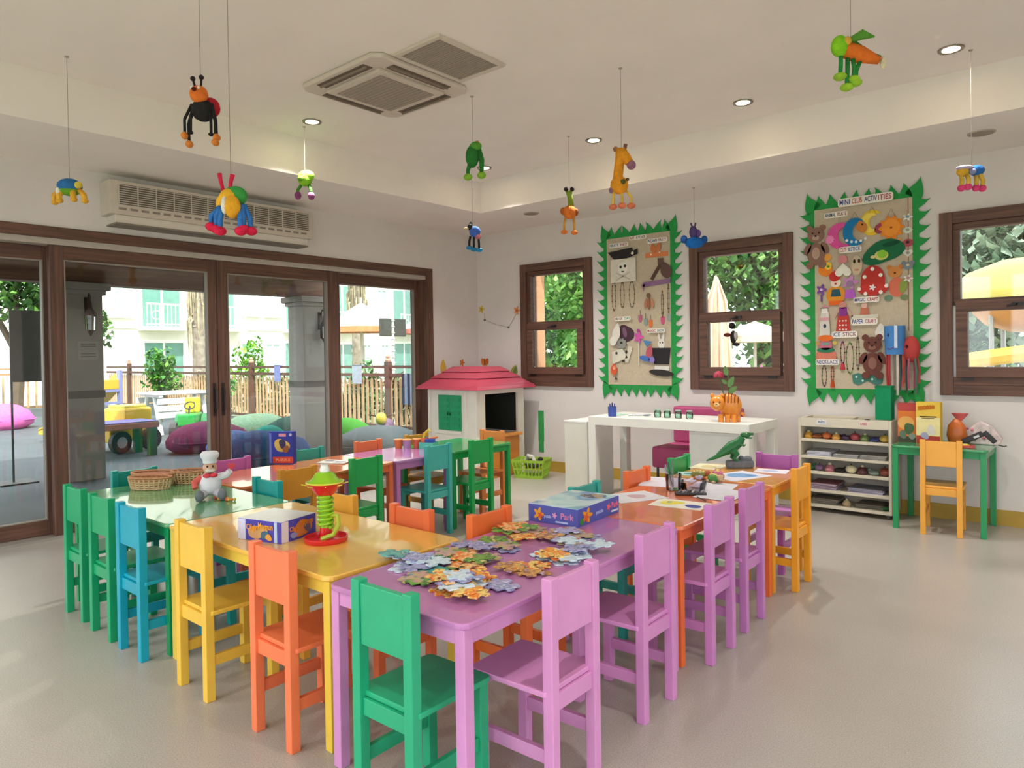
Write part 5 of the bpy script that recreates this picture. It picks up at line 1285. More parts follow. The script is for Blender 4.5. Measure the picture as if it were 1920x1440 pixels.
plush('soft_ladybird', 'black and orange soft ladybird with long dangling legs, upper left', 2.751, -4.657, HC, 2.515, [
    ('head', 'b', (0, -.02, -.075, .04, .035, .038), 'e0752e'), ('nose', 'b', (-.005, -.058, -.065, .011, .009, .009), '5a2018'), ('antenna', 't', ([(-.015, -.02, -.045), (-.022, -.025, -.015)], .005), '2a2626'), ('antenna', 't', ([(.01, -.02, -.045), (.014, -.025, -.01)], .005), '2a2626'), ('antenna_tip', 'b', (-.023, -.025, -.008, .011, .011, .011), '2a2626'), ('antenna_tip', 'b', (.014, -.025, -.003, .011, .011, .011), '2a2626'),
    ('body', 'b', (.005, .01, -.135, .052, .048, .048), '262424'), ('wing_case', 'b', (.025, .035, -.115, .045, .035, .045), 'b02030'), ('eye', 'b', (-.018, -.05, -.055, .006, .005, .007), 'f0e6d8'), ('eye', 'b', (.012, -.05, -.055, .006, .005, .007), 'f0e6d8')]
    + legs([(-.04, 0, -.11, -.07, -.01, -.25), (-.035, 0, -.12, -.055, 0, -.285), (.045, 0, -.11, .07, -.01, -.26), (.05, 0, -.11, .068, -.02, -.285)], .0065, '262424', 'd8823a', (.016, .022, .016))
    + legs([(-.03, 0, -.12, -.04, -.02, -.24), (.035, 0, -.12, .05, -.02, -.25)], .007, '262424', '262424', (.012, .014, .008), 'arm'), FC)
plush('soft_caterpillar', 'soft yellow, green and blue bug with red feet before the wall air conditioner', 2.842, -4.574, HC, 2.10, [
    ('head', 'b', (.018, -.035, -.155, .036, .035, .05), 'e8a82c'), ('face_patch', 'b', (-.012, -.045, -.15, .014, .02, .04), 'e6e2d6'), ('body_ring', 'b', (-.005, 0, -.115, .05, .04, .05), 'e8b030'), ('body_ring', 'b', (.015, .005, -.10, .055, .035, .045), '3f9a48'), ('tail', 'b', (-.04, .02, -.13, .035, .035, .045), 'e8b030'),
    ('antenna', 't', ([(-.035, 0, -.075), (-.045, 0, -.03), (-.05, 0, -.0)], [.008, .009, .011]), 'd82a4a'), ('antenna', 't', ([(-.005, 0, -.075), (.0, 0, -.035), (.008, 0, -.005)], [.008, .009, .011]), 'd82a4a')]
    + legs([(-.045, -.01, -.15, -.085, -.01, -.235), (-.04, -.02, -.15, -.055, -.03, -.25), (-.03, -.02, -.15, -.035, -.04, -.26), (.05, -.01, -.14, .06, -.02, -.25), (.055, 0, -.14, .085, 0, -.255), (.045, -.02, -.15, .05, -.03, -.26)], .012, '3a78c0', 'd8264a', (.026, .03, .02)), FC)
plush('soft_turtle', 'small soft blue and green turtle with yellow feet at the far left', 1.326, -4.73, HC, 2.31, [
    ('shell', 'b', (0, 0, -.04, .065, .06, .042), '2f6ea8'), ('belly', 'b', (0, 0, -.065, .055, .05, .03), '6aa030'), ('head', 'b', (.06, -.02, -.04, .022, .02, .02), 'd8c24a'), ('face', 'b', (-.045, -.03, -.075, .014, .014, .025), 'e6e0cc')]
    + legs([(-.05, 0, -.06, -.085, 0, -.13), (-.03, -.02, -.07, -.045, -.02, -.125), (.03, -.02, -.07, .035, -.02, -.12), (.05, 0, -.06, .085, 0, -.125)], .015, 'e0a83a', 'e0a83a', (.018, .02, .014)), FC)
plush('soft_frog', 'small lime green soft frog with purple feet beside the ceiling downlight', 1.228, -3.14, HC, 2.675, [
    ('body', 'b', (0, 0, -.06, .055, .05, .06), '8ac832'), ('mane', 'b', (.02, 0, -.04, .05, .045, .04), '9ad840'), ('muzzle', 'b', (-.02, -.04, -.07, .025, .02, .02), '6aa82c')]
    + legs([(-.03, 0, -.11, -.055, 0, -.185), (.03, 0, -.11, .045, 0, -.19)], .012, '4a8a35', '8a4a78', (.025, .03, .03)), FC)
plush('soft_frog', 'dark green soft frog with lime feet hanging near the cassette', 2.565, -2.734, HC, 2.70, [
    ('body', 'b', (-.005, 0, -.10, .045, .045, .075), '2f7a35'), ('head', 'b', (.02, -.01, -.035, .04, .035, .03), '5aa03a'), ('hair', 'b', (.03, -.01, -.012, .015, .015, .014), 'd88a3a')]
    + legs([(-.02, 0, -.15, -.035, 0, -.235), (.04, 0, -.06, .055, 0, -.225)], [.016, .013, .013], '2f7a35', '86b83a', (.03, .035, .022)) + [('arm', 't', ([(.045, 0, -.05), (.065, 0, -.12), (.062, 0, -.19)], .010), '3a8a3a')], FC)
plush('soft_bluebird', 'small blue and black soft bird below the dark green frog', 1.497, -1.632, HC, 2.45, [
    ('body', 'b', (.02, 0, -.08, .05, .045, .05), '4a6fc8'), ('head', 'b', (-.02, -.01, -.04, .025, .025, .03), '2a2c30'), ('beak', 'b', (-.055, -.02, -.055, .025, .014, .012), 'd8c0a0'), ('hat', 'b', (-.015, 0, -.012, .014, .014, .022), '26282c'), ('bottom', 'b', (.045, 0, -.12, .03, .03, .03), 'c87a86')]
    + legs([(-.02, 0, -.12, -.03, 0, -.22), (.01, 0, -.12, .01, 0, -.235), (.05, 0, -.13, .055, 0, -.24)], .010, '2c2e34', '2f86b8', (.03, .03, .018)), FC)
plush('soft_bird', 'long necked orange soft bird with green neck and orange feet', 2.523, -1.595, HC, 2.60, [
    ('neck', 't', ([(-.005, 0, -.035), (.005, 0, -.08), (.012, 0, -.15)], [.025, .02, .024]), '86a03a'), ('eye', 'b', (-.025, -.01, -.02, .018, .018, .02), '3a2c2c'), ('eye', 'b', (.022, -.01, -.02, .018, .018, .02), '3a2c2c'), ('body', 'b', (0, 0, -.20, .055, .05, .055), 'e07a30'), ('wing', 'b', (-.05, 0, -.19, .025, .03, .03), 'c0692c'), ('wing', 'b', (.05, 0, -.2, .02, .03, .03), 'a05a30')]
    + legs([(-.03, 0, -.24, -.045, 0, -.355), (.03, 0, -.24, .035, 0, -.36)], .009, 'd8a040', 'e08038', (.028, .035, .018)), FC)
plush('soft_giraffe', 'orange soft giraffe with a purple muzzle hanging in mid room', 3.538, -2.459, HC, 2.53, [
    ('neck', 't', ([(.0, 0, -.02), (-.01, 0, -.08), (-.025, 0, -.20)], [.035, .028, .03]), 'e89a28'), ('head', 't', ([(-.005, 0, -.03), (.025, -.01, -.075), (.045, -.015, -.105)], [.034, .032, .026]), 'e89a28'), ('muzzle', 'b', (.055, -.02, -.12, .028, .028, .028), '9a6a80'), ('ear', 'b', (-.035, 0, -.018, .016, .012, .016), '9a6a4a'), ('horn', 't', ([(.02, 0, -.02), (.026, 0, .01)], [.009, .012]), '8a5a4a'),
    ('body', 'b', (-.015, 0, -.235, .055, .05, .055), 'e89a28'), ('spot', 'b', (.0, -.048, -.225, .016, .006, .016), '5a5a30'), ('spot', 'b', (.028, -.04, -.21, .01, .006, .01), '5a4a28'), ('tail', 'b', (-.065, 0, -.265, .014, .014, .02), '8a6a80')]
    + legs([(-.05, 0, -.27, -.055, 0, -.365), (-.005, -.01, -.28, -.002, -.01, -.36), (.02, 0, -.26, .055, 0, -.36)], .008, 'e8c04a', 'e0805a', (.026, .03, .018)), FC)
plush('soft_dragonfly', 'green soft dragonfly with orange belly and leaf wings at the upper right', 4.871, -2.607, HC, 2.735, [
    ('head', 'b', (-.055, -.01, -.05, .04, .035, .05), '8ad028'), ('eye_band', 'b', (-.03, -.035, -.035, .018, .012, .02), 'e0b048'), ('body', 't', ([(-.03, 0, -.06), (.04, 0, -.085), (.13, 0, -.115)], [.038, .04, .018]), 'e8772c'), ('back', 't', ([(0, .015, -.04), (.06, .015, -.075), (.14, .01, -.10)], [.02, .022, .014]), '2f8038'), ('tail_tip', 'b', (.15, 0, -.125, .014, .014, .03), 'e0d8b8'), ('wing', 't', ([(-.02, .02, -.03), (.03, .05, -.02), (.09, .05, -.035)], [.012, .026, .004]), '3f8a35'), ('wing', 't', ([(-.02, -.02, -.03), (.03, -.05, -.015), (.08, -.06, -.03)], [.012, .024, .004]), '5a9a3a')]
    + legs([(-.05, -.01, -.08, -.055, -.01, -.19), (-.015, 0, -.1, -.02, 0, -.235), (.005, -.01, -.11, .01, 0, -.20), (.045, 0, -.11, .02, 0, -.215)], .010, '2f8a40', '9ac83a', (.03, .03, .018)), FC)
plush('soft_camel', 'small soft blue and yellow animal with pink feet right of the right board', 5.167, -1.30, HC, 2.335, [
    ('body', 'b', (.03, 0, -.03, .042, .035, .032), '2f6ab0'), ('body', 'b', (-.05, 0, -.035, .035, .03, .03), 'd8a838'), ('wing', 'b', (-.045, -.01, -.015, .05, .03, .014), 'b8b0c8'), ('face_patch', 'b', (-.008, -.02, -.04, .02, .02, .02), '8a90b8')]
    + legs([(-.06, 0, -.05, -.06, 0, -.13), (-.035, -.01, -.05, -.028, -.01, -.125), (.025, 0, -.05, .025, 0, -.13), (.04, -.01, -.05, .055, -.01, -.135)], .012, 'd8b048', 'e04a80', (.02, .024, .02)), FC)
plush('soft_octopus', 'blue soft octopus toy hanging beside the middle window frame', 3.036, -.481, HS, 2.375, [
    ('head', 'b', (-.01, 0, -.06, .035, .035, .055), '5a4a80'), ('cap', 'b', (.03, .01, -.07, .03, .03, .035), '7a5aa0'), ('body', 'b', (0, 0, -.15, .085, .06, .05), '1f6ab8'), ('paw', 'b', (-.09, 0, -.12, .03, .03, .035), '2a5aa0'), ('paw', 'b', (.085, 0, -.125, .028, .03, .035), '2a5aa0'), ('horn', 't', ([(-.02, 0, -.01), (-.03, 0, .02)], .007), '6a4a70'), ('horn', 't', ([(.005, 0, -.01), (.012, 0, .02)], .007), '6a4a70')], FC)
r = thing('soft_monkey', 'small black soft monkey hung from the latch of the middle window', 'soft toy', (3.20, -.10, 1.56), FC, HT)
for nm, a, c in (('head', (0, 0, -.05, .03, .028, .03), '2a2422'), ('body', (.01, 0, -.15, .028, .028, .06), '2a2422'), ('arm', (-.045, -.01, -.13, .035, .018, .018), '5a2420'), ('leg', (.03, -.01, -.215, .035, .018, .016), '2a2422'), ('bib', (.025, -.02, -.14, .02, .014, .04), 'b8b4b0')):
    MB().ball(a[:3], a[3:], 12, 8).build(nm, fabric(c), r, smooth='all')
MB().tube([(0, 0, -.02), (0, .03, .02)], .002, 4).build('string', mat('b0a498', .6, 0), r)
# ------------------------------------------------------------------ outside: ground, pergola, pillars
struct(MB().box(-60, -40, -.6, 40, 60, -.30).build('garden_ground', mat('8f957a', .9, .2, 1.2)))
DK = mat('50575b', .7, .10, 3)
struct(MB().box(-19, -10, -.30, -.25, 1.95, -.02).build('terrace_floor', DK))
PL = mat('9f988f', .85, .06, 4, .15, spec=.2, bscale=40)
def pillar(lb, y):
    r = thing('terrace_pillar', lb, 'pillar', (-2.94, y, -.02), 0, 'plastered terrace pillars')
    MB().box(-.19, -.19, 0, .19, .19, 2.06).build('shaft', PL, r, bevel=.006)
    MB().box(-.22, -.22, 2.03, .22, .22, 2.08).build('cap_moulding', PL, r, bevel=.008)
    MB().box(-.26, -.26, 2.08, .26, .26, 2.16).build('cap', PL, r, bevel=.012)
    MB().box(-.20, -.20, .90, .20, .20, .98).build('dark_band', mat('5f5a50', .8, .1), r, bevel=.004)
pillar('grey plastered terrace pillar with a lantern behind the left door glass', -3.335)
pillar('pale terrace pillar behind the right door glass', -.41)
TB = wood_mat('pergola_timber_y', '6a4a3c', '8c6754', 1, .7, 4); TBX = wood_mat('pergola_timber_x', '5e4236', '80604e', 0, .7, 4)
r = thing('pergola', 'brown timber pergola roof over the terrace outside the doors', 'pergola', (-1.77, -4.2, 2.14))
MB().box(-1.33, -5.0, 0, -1.09, 4.05, .26).build('main_beam', TB, r, bevel=.006)
for k in range(14): MB().box(-1.75, -4.6 + k*.65, .26, 1.5, -4.48 + k*.65, .40).build('rafter', TBX, r, bevel=.004)
for k in range(22): MB().box(-1.75 + k*.148, -5.0, .40, -1.75 + k*.148 + .14, 4.1, .425).build('roof_board', TB, r)
def lantern(lb, y, z):
    r = thing('wall_lantern', lb, 'lantern', (-2.75, y, z), 0, 'lanterns on the terrace pillars')
    IR = mat('4a3328', .5, .06, metal=.5)
    MB().box(0, -.03, .06, .012, .03, .30).tube([(.01, 0, .26), (.06, 0, .34), (.10, 0, .30), (.09, 0, .25)], .008, 6).build('bracket', IR, r)
    MB().lathe([(0, .10), (.055, .10), (.06, .115), (.02, .18), (.012, .25), (0, .25)], (.09, 0, 0), 6).build('hood', IR, r)
    MB().lathe([(.045, -.06), (.05, .10)], (.09, 0, 0), 6).build('glass', GLASS, r)
    for k in range(6): MB().cyl((.09 + .047*math.cos(k*PI/3), .047*math.sin(k*PI/3), -.06), (.09 + .052*math.cos(k*PI/3), .052*math.sin(k*PI/3), .10), .005, n=5).build('bar', IR, r)
    MB().lathe([(0, -.13), (.015, -.11), (.03, -.075), (.05, -.06), (0, -.06)], (.09, 0, 0), 6).build('base', IR, r)
r = thing('wall_plaque', 'small framed notice on the left terrace pillar below the lantern', 'sign', (-2.75, -3.30, 1.30))
MB().box(0, -.10, 0, .008, .10, .20).build('plate', mat('a8a198', .6, .05), r)
for zz in (.03, .06, .14, .165): MB().box(.008, -.075, zz, .0095, .075, zz + .010).build('text_line', mat('6a655e', .7, .05), r)
lantern('iron wall lantern on the left terrace pillar', -3.30, 1.68)
lantern('iron wall lantern on the right terrace pillar', -.33, 1.62)
# ------------------------------------------------------------------ picket fences
def fence(lb, x0, x1, y0, y1, posts, gap, colr, pc):
    ln = math.hypot(x1-x0, y1-y0); a = math.atan2(y1-y0, x1-x0)
    r = thing('picket_fence', lb, 'fence', (x0, y0, -.02), a, 'picket fences around the terrace')
    wm = mat(colr, .7, .12, 6); pm = mat(pc, .7, .15, 4)
    for z, h in ((1.10, .05), (.95, .06), (.05, .05)): MB().box(0, -.02, z, ln, .02, z + h).build('rail', wm, r)
    for s in posts:
        MB().box(s - .05, -.05, 0, s + .05, .05, 1.22).build('post', wm, r, bevel=.006)
        MB().lathe([(.05, 1.22), (.06, 1.25), (.03, 1.27), (.045, 1.31), (0, 1.35)], (s, 0, 0), 8).build('finial', mat('c89a80', .7, .1), r)
    pk = MB().prism([(-.026, .06), (.026, .06), (.026, .87), (0, .93), (-.026, .87)], -.012, .012, TXW).mesh('picket'); pk.materials.append(pm)
    n = int(ln/gap)
    for k in range(n):
        o = link('picket', pk, None, r); o.location = (gap*(k+.5), -.033, 0)
fence('brown picket fence with pointed slats along the far side of the terrace', -2.4, -16.8, 1.87, 1.87, (.1, 1.56, 6.2, 10.5, 12.8), .133, '5e4234', 'c4a078')
fence('pale pine picket fence at the far left end of the terrace', -16.9, -16.9, -4.2, 1.8, (.2, 3, 5.8), .19, 'b08e6a', 'ccaa80')
# ------------------------------------------------------------------ bean bags and terrace toys
def beanbag(lb, x, y, rx, ry, h, col, rz=0):
    r = thing('bean_bag', lb, 'bean bag', (x, y, -.02), rz, 'bean bags on the terrace')
    MB().lathe([(0, 0), (.75, 0), (.98, .2), (1, .42), (.86, .68), (.55, .9), (.25, .99), (0, 1)], n=22, sx=rx, sy=ry).build('bag', fabric(col), r, smooth='all')
    for v in r.children[0].data.vertices: v.co.z *= h; v.co.x += .04*math.sin(v.co.y*9 + x); v.co.y += .04*math.sin(v.co.x*8 + y)
    MB().tube([(rx*.98*math.cos(2*PI*i/24), ry*.98*math.sin(2*PI*i/24), h*.36) for i in range(25)], .012, 5).build('seam', fabric(col), r, smooth='all')
beanbag('big blue bean bag just outside the middle doors', -2.15, -1.62, .50, .62, .42, '38558c', .4)
beanbag('turquoise bean bag behind the big blue one', -3.5, -.70, .26, .26, .34, '2f9080')
beanbag('dark green bean bag before the picket fence', -3.95, .05, .42, .55, .42, '35564c', .3)
beanbag('bright green bean bag beside the right terrace pillar', -2.95, .20, .34, .40, .40, '55b83a')
beanbag('grey bean bag behind the right door glass', -2.05, .05, .48, .70, .34, '7d8688', .2)
beanbag('maroon purple bean bag behind the left middle door', -4.1, -1.3, .46, .56, .42, '7a3858', .0)
beanbag('slate blue bean bag overlapping the maroon one', -3.25, -1.35, .34, .36, .34, '50699c')
beanbag('pale green bean bag at the foot of the fence', -5.0, -.05, .42, .55, .40, '8aa888')
beanbag('pink bean bag on the sunny terrace at the far left', -10.8, -2.15, .45, .55, .5, 'e070b0')
r = thing('toy_table', 'low wooden toy table with green legs on the terrace', 'table', (-4.55, -2.35, -.02))
MB().box(-.3, -.42, .38, .3, .42, .46).build('top', mat('a8705a', .5, .1), r, bevel=.01)
MB().box(-.29, -.41, .46, .29, .41, .475).build('purple_mat', mat('6a62a0', .6, .08), r)
for sx in (-1, 1):
    for sy in (-1, 1): MB().box(sx*.24 - .05, sy*.34 - .05, 0, sx*.24 + .05, sy*.34 + .05, .38).build('leg', plastic('1f7a4a'), r, bevel=.006)
r = thing('toy_truck', 'yellow ride-on toy truck with black wheels behind the toy table', 'toy', (-5.15, -2.1, -.02), .3)
MB().box(-.25, -.35, .16, .25, .38, .36).build('chassis', plastic('d8b23a'), r, bevel=.02)
MB().box(-.22, -.1, .36, .22, .35, .62).build('cab', plastic('d9b440'), r, bevel=.03)
MB().box(-.18, -.06, .6, .18, .30, .66).build('cab_roof', plastic('a8a03a'), r, bevel=.02)
for sx in (-1, 1):
    for y in (-.24, .25):
        q = MB().cyl((sx*.26, y, .16), (sx*.34, y, .16), .16, n=18).build('wheel', mat('26282a', .6, .05), r, bevel=.01)
        MB().cyl((sx*.335, y, .16), (sx*.345, y, .16), .08, n=10).build('hub', mat('b8bcc0', .4, .05), q)
r = thing('toy_slide', 'yellow plastic toddler slide on the terrace', 'toy', (-7.0, -1.95, -.02), .5)
MB().prism([(-.5, .25), (.4, 1.0), (.5, 1.0), (.5, .85), (-.3, .12), (-.7, .12), (-.7, .2)], -.22, .22, TXW).build('chute', plastic('dcb23c'), r, bevel=.01)
for s in (-1, 1): MB().prism([(-.7, .2), (-.45, .32), (.4, 1.1), (.5, 1.1), (.5, 1.0), (.4, 1.0), (-.5, .25)], s*.22 - .02, s*.22 + .02, TXW).build('side_rail', plastic('e0c04a'), r)
for s in (-1, 1): MB().box(.46, s*.2 - .03, 0, .52, s*.2 + .03, 1.15).build('ladder_post', plastic('8a90c0'), r)
for k in range(4): MB().box(.47, -.2, .2 + .2*k, .51, .2, .24 + .2*k).build('rung', plastic('8a90c0'), r)
r = thing('picnic_table', 'white plastic children picnic table near the fence', 'table', (-7.1, -.45, -.02))
WP = plastic('d2d6d4')
for k in range(4): MB().box(-.42 + k*.21, -.5, .70, -.42 + k*.21 + .2, .5, .74).build('board', WP, r, bevel=.006)
for s in (-1, 1):
    MB().box(-.4, s*.42 - .03, .66, .4, s*.42 + .03, .70).build('bearer', WP, r)
    for sx in (-1, 1): MB().cyl((sx*.14, s*.42, .68), (sx*.4, s*.42, 0), .04, n=8).build('leg', WP, r)
for sx in (-1, 1):
    for k in range(3): MB().box(sx*.44 - .005, -.5, .30 + k*.12, sx*.44 + .015, -.02, .40 + k*.12).build('bench_board', WP, r, bevel=.004)
r = thing('toy_tractor', 'green and yellow toy tractor before the picnic table', 'toy', (-6.15, -.62, -.02), .9)
MB().box(-.14, -.3, .2, .14, .25, .40).build('body', plastic('2f9a4a'), r, bevel=.03)
MB().box(-.12, .1, .40, .12, .2, .66).build('seat', plastic('e0c43a'), r, bevel=.03)
for sx in (-1, 1):
    for y, rr in ((-.2, .13), (.18, .19)):
        q = MB().cyl((sx*.16, y, rr), (sx*.26, y, rr), rr, n=16).build('wheel', plastic('2f7a4a') if rr > .15 else plastic('3a3a3c'), r)
        MB().cyl((sx*.255, y, rr), (sx*.27, y, rr), rr*.55, n=12).build('hub', plastic('e2cc3f'), q)
MB().tube([(0, -.12, .40), (0, -.04, .52)], .015, 6).tube([(.08*math.cos(2*PI*i/12), -.04 + .05*math.sin(2*PI*i/12), .53 + .06*math.sin(2*PI*i/12)) for i in range(13)], .012, 6).build('steering_wheel', mat('2a2a2c', .5, .03), r)
r = thing('rocking_toy', 'small purple and yellow rocking animal toy near the fence', 'toy', (-3.05, 1.05, -.02), .6)
MB().ball((0, 0, .20), (.14, .22, .13), 12, 8).build('body', plastic('7a5a78'), r, smooth=True)
MB().ball((0, -.22, .34), (.09, .10, .10), 12, 8).build('head', plastic('c8b048'), r, smooth=True)
for s in (-1, 1):
    MB().tube([(s*.12, -.28, .04), (s*.12, 0, .015), (s*.12, .28, .04)], .02, 6).build('rocker', plastic('6a7a80'), r)
    MB().cyl((s*.08, -.22, .38), (s*.2, -.22, .40), .012, n=6).build('handle', plastic('5a3a30'), r)
r = thing('display_stand', 'grey flip chart board on a thin post outside the left door', 'sign', (-3.2, -3.755, -.02))
MB().box(-.01, -.155, 1.09, .01, .155, 1.865).build('board', mat('6f6d68', .8, .06), r, bevel=.004)
MB().cyl((-.02, -.14, 0), (-.02, -.14, 1.2), .012, n=8).box(-.2, -.3, 0, .15, .05, .015).build('post', mat('4a4a4a', .5, .04), r)
r = thing('towel', 'light blue towel hung over the fence, left of the right pillar', 'towel', (-7.5, 1.84, .80), 0, 'towels on the fence')
MB().box(-.11, -.014, 0, .11, -.006, .34).box(-.11, -.014, .33, .11, .06, .345).build('cloth', fabric('7f86b8'), r)
r = thing('towel', 'pale grey blue towel hung over the fence before the second palm', 'towel', (-4.8, 1.84, .80), 0, 'towels on the fence')
MB().box(-.14, -.014, 0, .14, -.006, .34).box(-.14, -.014, .33, .14, .06, .345).build('cloth', fabric('a8b4c0'), r)
r = thing('striped_towel', 'grey and navy striped towel at the right end of the fence', 'towel', (-3.42, 1.842, .46), 0, 'towels on the fence')
for k in range(4): MB().box(-.14 + k*.07, -.005, 0, -.07 + k*.07, .004, .53).build('stripe', fabric('8a94a8' if k % 2 else '2f3a50'), r)
# ------------------------------------------------------------------ hotel building
FX = -22.0
WB = mat('e6e1d8', .8, .03, 3, spec=.2); TR_ = mat('f0eee8', .7, .02); GL = mat('a9c8bd', .15, .08, 4, spec=.6); GD = mat('6f9a8e', .15, .08, 4, spec=.6)
b_ = thing('hotel_building', 'white three storey hotel building beyond the terrace fence', 'building', (FX, 12, -.3))
MB().box(-8, -14, 0, 0, 18, 10).build('wall', WB, b_)
MB().box(-8.3, -14.3, 10, .4, 18.3, 10.4).build('cornice', TR_, b_)
MB().box(0, -14, 2.78, .06, 18, 2.84).build('string_course', TR_, b_)
def bwin(y0, y1, z0, z1, gm, sill=True):
    y0 -= 12; y1 -= 12; z0 += .3; z1 += .3
    f = MB().frame(0, y0 - .12, y1 + .12, z0 - .08, z1 + .12, -.01, .07, .12).build('window', TR_, b_)
    MB().box(0, y0, z0, .015, y1, z1).build('pane', gm, f)
    MB().box(.015, (y0+y1)/2 - .03, z0, .05, (y0+y1)/2 + .03, z1).build('mullion', TR_, f)
    if sill: MB().box(0, y0 - .2, z0 - .18, .16, y1 + .2, z0 - .08).build('sill', TR_, f)
for q in [(3.96, 4.53, 3.04, 4.4), (9.1, 9.55, 3.24, 4.4), (10.15, 10.6, 3.23, 4.4), (16.05, 16.55, 3.33, 4.58), (1.9, 2.5, 3.04, 4.4)]: bwin(*q, GL)
for q in [(8.9, 9.5, .3, 1.91), (10.0, 10.6, .3, 1.89), (15.15, 15.55, .3, 1.85), (16.25, 16.65, .3, 1.85), (2.4, 3.2, .3, 1.9)]: bwin(*q, GL, False)
for q in [(5.0, 6.45, .2, 1.95), (10.9, 11.9, .2, 1.95), (13.4, 14.5, .2, 1.9), (17.0, 18.4, .2, 1.95), (20, 21.4, .2, 1.95)]: bwin(*q, GD, False)
def balcony(y0, y1, z):
    y0 -= 12; y1 -= 12; z += .3
    MB().box(-.02, y0 + .1, z, .02, y1 - .1, z + 2.1).build('balcony_recess', GD, b_)
    MB().box(.02, (y0+y1)/2 - .04, z, .06, (y0+y1)/2 + .04, z + 2.1).build('door_post', TR_, b_)
    s = MB().box(0, y0 - .1, z - .14, .75, y1 + .1, z).build('balcony', TR_, b_)
    MB().box(.68, y0 - .06, z + .80, .74, y1 + .06, z + .86).box(.68, y0 - .06, z + .06, .74, y1 + .06, z + .1).build('handrail', TR_, s)
    n = max(4, int((y1-y0)/.14))
    for k in range(n + 1):
        yy = y0 - .03 + (y1-y0+.06)*k/n
        MB().box(.70, yy - .014, z, .72, yy + .014, z + .82).build('baluster', TR_, s)
    MB().tube([(.71, y0 + .3 + .16*math.cos(2*PI*i/14), z + .42 + .16*math.sin(2*PI*i/14)) for i in range(15)], .015, 5).build('rosette', TR_, s)
for q in [(4.88, 6.45, 2.55), (7.0, 8.67, 2.55), (10.92, 12.6, 2.55), (13.3, 14.6, 2.55), (17.0, 18.5, 2.55)]: balcony(*q)
# ------------------------------------------------------------------ plants
def leafcloud(n, rx, ry, rz, size, seed, shell=.55):
    q = random.Random(seed); m = MB()
    lobes = [(q.uniform(-.55, .55)*rx, q.uniform(-.55, .55)*ry, q.uniform(-.5, .55)*rz, q.uniform(.4, .62)) for _ in range(9)]
    for _ in range(n):
        lx, ly, lz, lr = q.choice(lobes)
        v = Vector((q.gauss(0, 1), q.gauss(0, 1), q.gauss(0, 1))).normalized() * (q.uniform(shell, 1)*lr)
        c = Vector((lx + v.x*rx, ly + v.y*ry, lz + v.z*rz))
        R_ = Matrix.Rotation(q.uniform(0, 6.28), 4, 'Z') @ Matrix.Rotation(q.uniform(-1.1, 1.1), 4, 'X')
        s = size*q.uniform(.7, 1.3)
        m.cur = q.randrange(2)
        m.add([(-s*.3, 0, 0), (0, -s*.55, .08*s), (s*.3, 0, 0), (0, s*.55, .08*s)], [(0, 1, 2, 3)], TR(*c) @ R_)
    return m
def plant(name, lb, cat, x, y, z, rx, ry, rz, n, size, c1, c2, seed, trunk=None, group=None):
    r = thing(name, lb, cat, (x, y, z), 0, group)
    o = leafcloud(n, rx, ry, rz, size, seed).build('foliage', [mat(c1, .6, .15, 3), mat(c2, .6, .15, 3)], r)
    o.location = (0, 0, (trunk or 0) + rz*.9); o['kind'] = 'stuff'
    h = (trunk or 0) + rz*.9; q = random.Random(seed)
    MB().tube([(0, 0, 0), (q.uniform(-.1, .1), q.uniform(-.1, .1), h*.5), (0, 0, h*1.2)], [max(.02, rx*.08), max(.015, rx*.065), max(.01, rx*.03)], 7).build('trunk', mat('6a5a48', .9, .15, 5, .4), r)
    for k in range(3):
        a = k*2.1 + seed
        MB().tube([(0, 0, h*.6), (rx*.3*math.cos(a), ry*.3*math.sin(a), h), (rx*.55*math.cos(a), ry*.55*math.sin(a), h + rz*.4)], [max(.012, rx*.045), rx*.03, rx*.012], 6).build('branch', mat('6a5a48', .9, .15, 5, .4), r)
    return r
GT = 'trees in the garden'
plant('garden_tree', 'big leafy tree at the far left beyond the terrace', 'tree', -13.4, -1.3, -.3, 1.8, 2.0, 1.9, 3800, .20, '5f8a3a', '3f6a30', 2, 1.5, GT)
for k, (x, y, lb, c1, c2, s) in enumerate((
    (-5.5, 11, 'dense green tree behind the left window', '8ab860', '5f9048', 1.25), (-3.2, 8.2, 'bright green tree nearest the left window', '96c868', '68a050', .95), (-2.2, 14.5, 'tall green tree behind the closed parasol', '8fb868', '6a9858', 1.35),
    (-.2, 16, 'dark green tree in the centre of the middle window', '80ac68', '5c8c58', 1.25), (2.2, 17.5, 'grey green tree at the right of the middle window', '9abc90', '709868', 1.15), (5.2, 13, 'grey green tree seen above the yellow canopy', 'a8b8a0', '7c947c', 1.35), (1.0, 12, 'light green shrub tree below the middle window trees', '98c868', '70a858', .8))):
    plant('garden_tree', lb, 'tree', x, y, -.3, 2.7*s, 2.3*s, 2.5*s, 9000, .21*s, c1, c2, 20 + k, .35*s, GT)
GS = 'shrubs along the terrace'
plant('leafy_shrub', 'tall leafy shrub in front of the fence right of the left pillar', 'shrub', -9.6, .35, -.02, .42, .42, .62, 700, .13, '6aa03c', '3f7a30', 41, .55, GS)
plant('leafy_shrub', 'rounded light green bush behind the fence at the door meeting', 'shrub', -11.5, 3.4, -.3, .55, .5, 1.1, 800, .14, '8ac040', '5a9a35', 42, .2, GS)
plant('leafy_shrub', 'small spiky green bush behind the fence under the parasol', 'shrub', -7.0, 3.7, -.3, .40, .5, .8, 600, .13, '5fa048', '3f8038', 43, .2, GS)
plant('leafy_shrub', 'thin climbing plant on the fence before the palm trunk', 'shrub', -9.0, 1.45, -.02, .25, .25, .5, 300, .12, '6ab048', '3f8a35', 44, .45, GS)
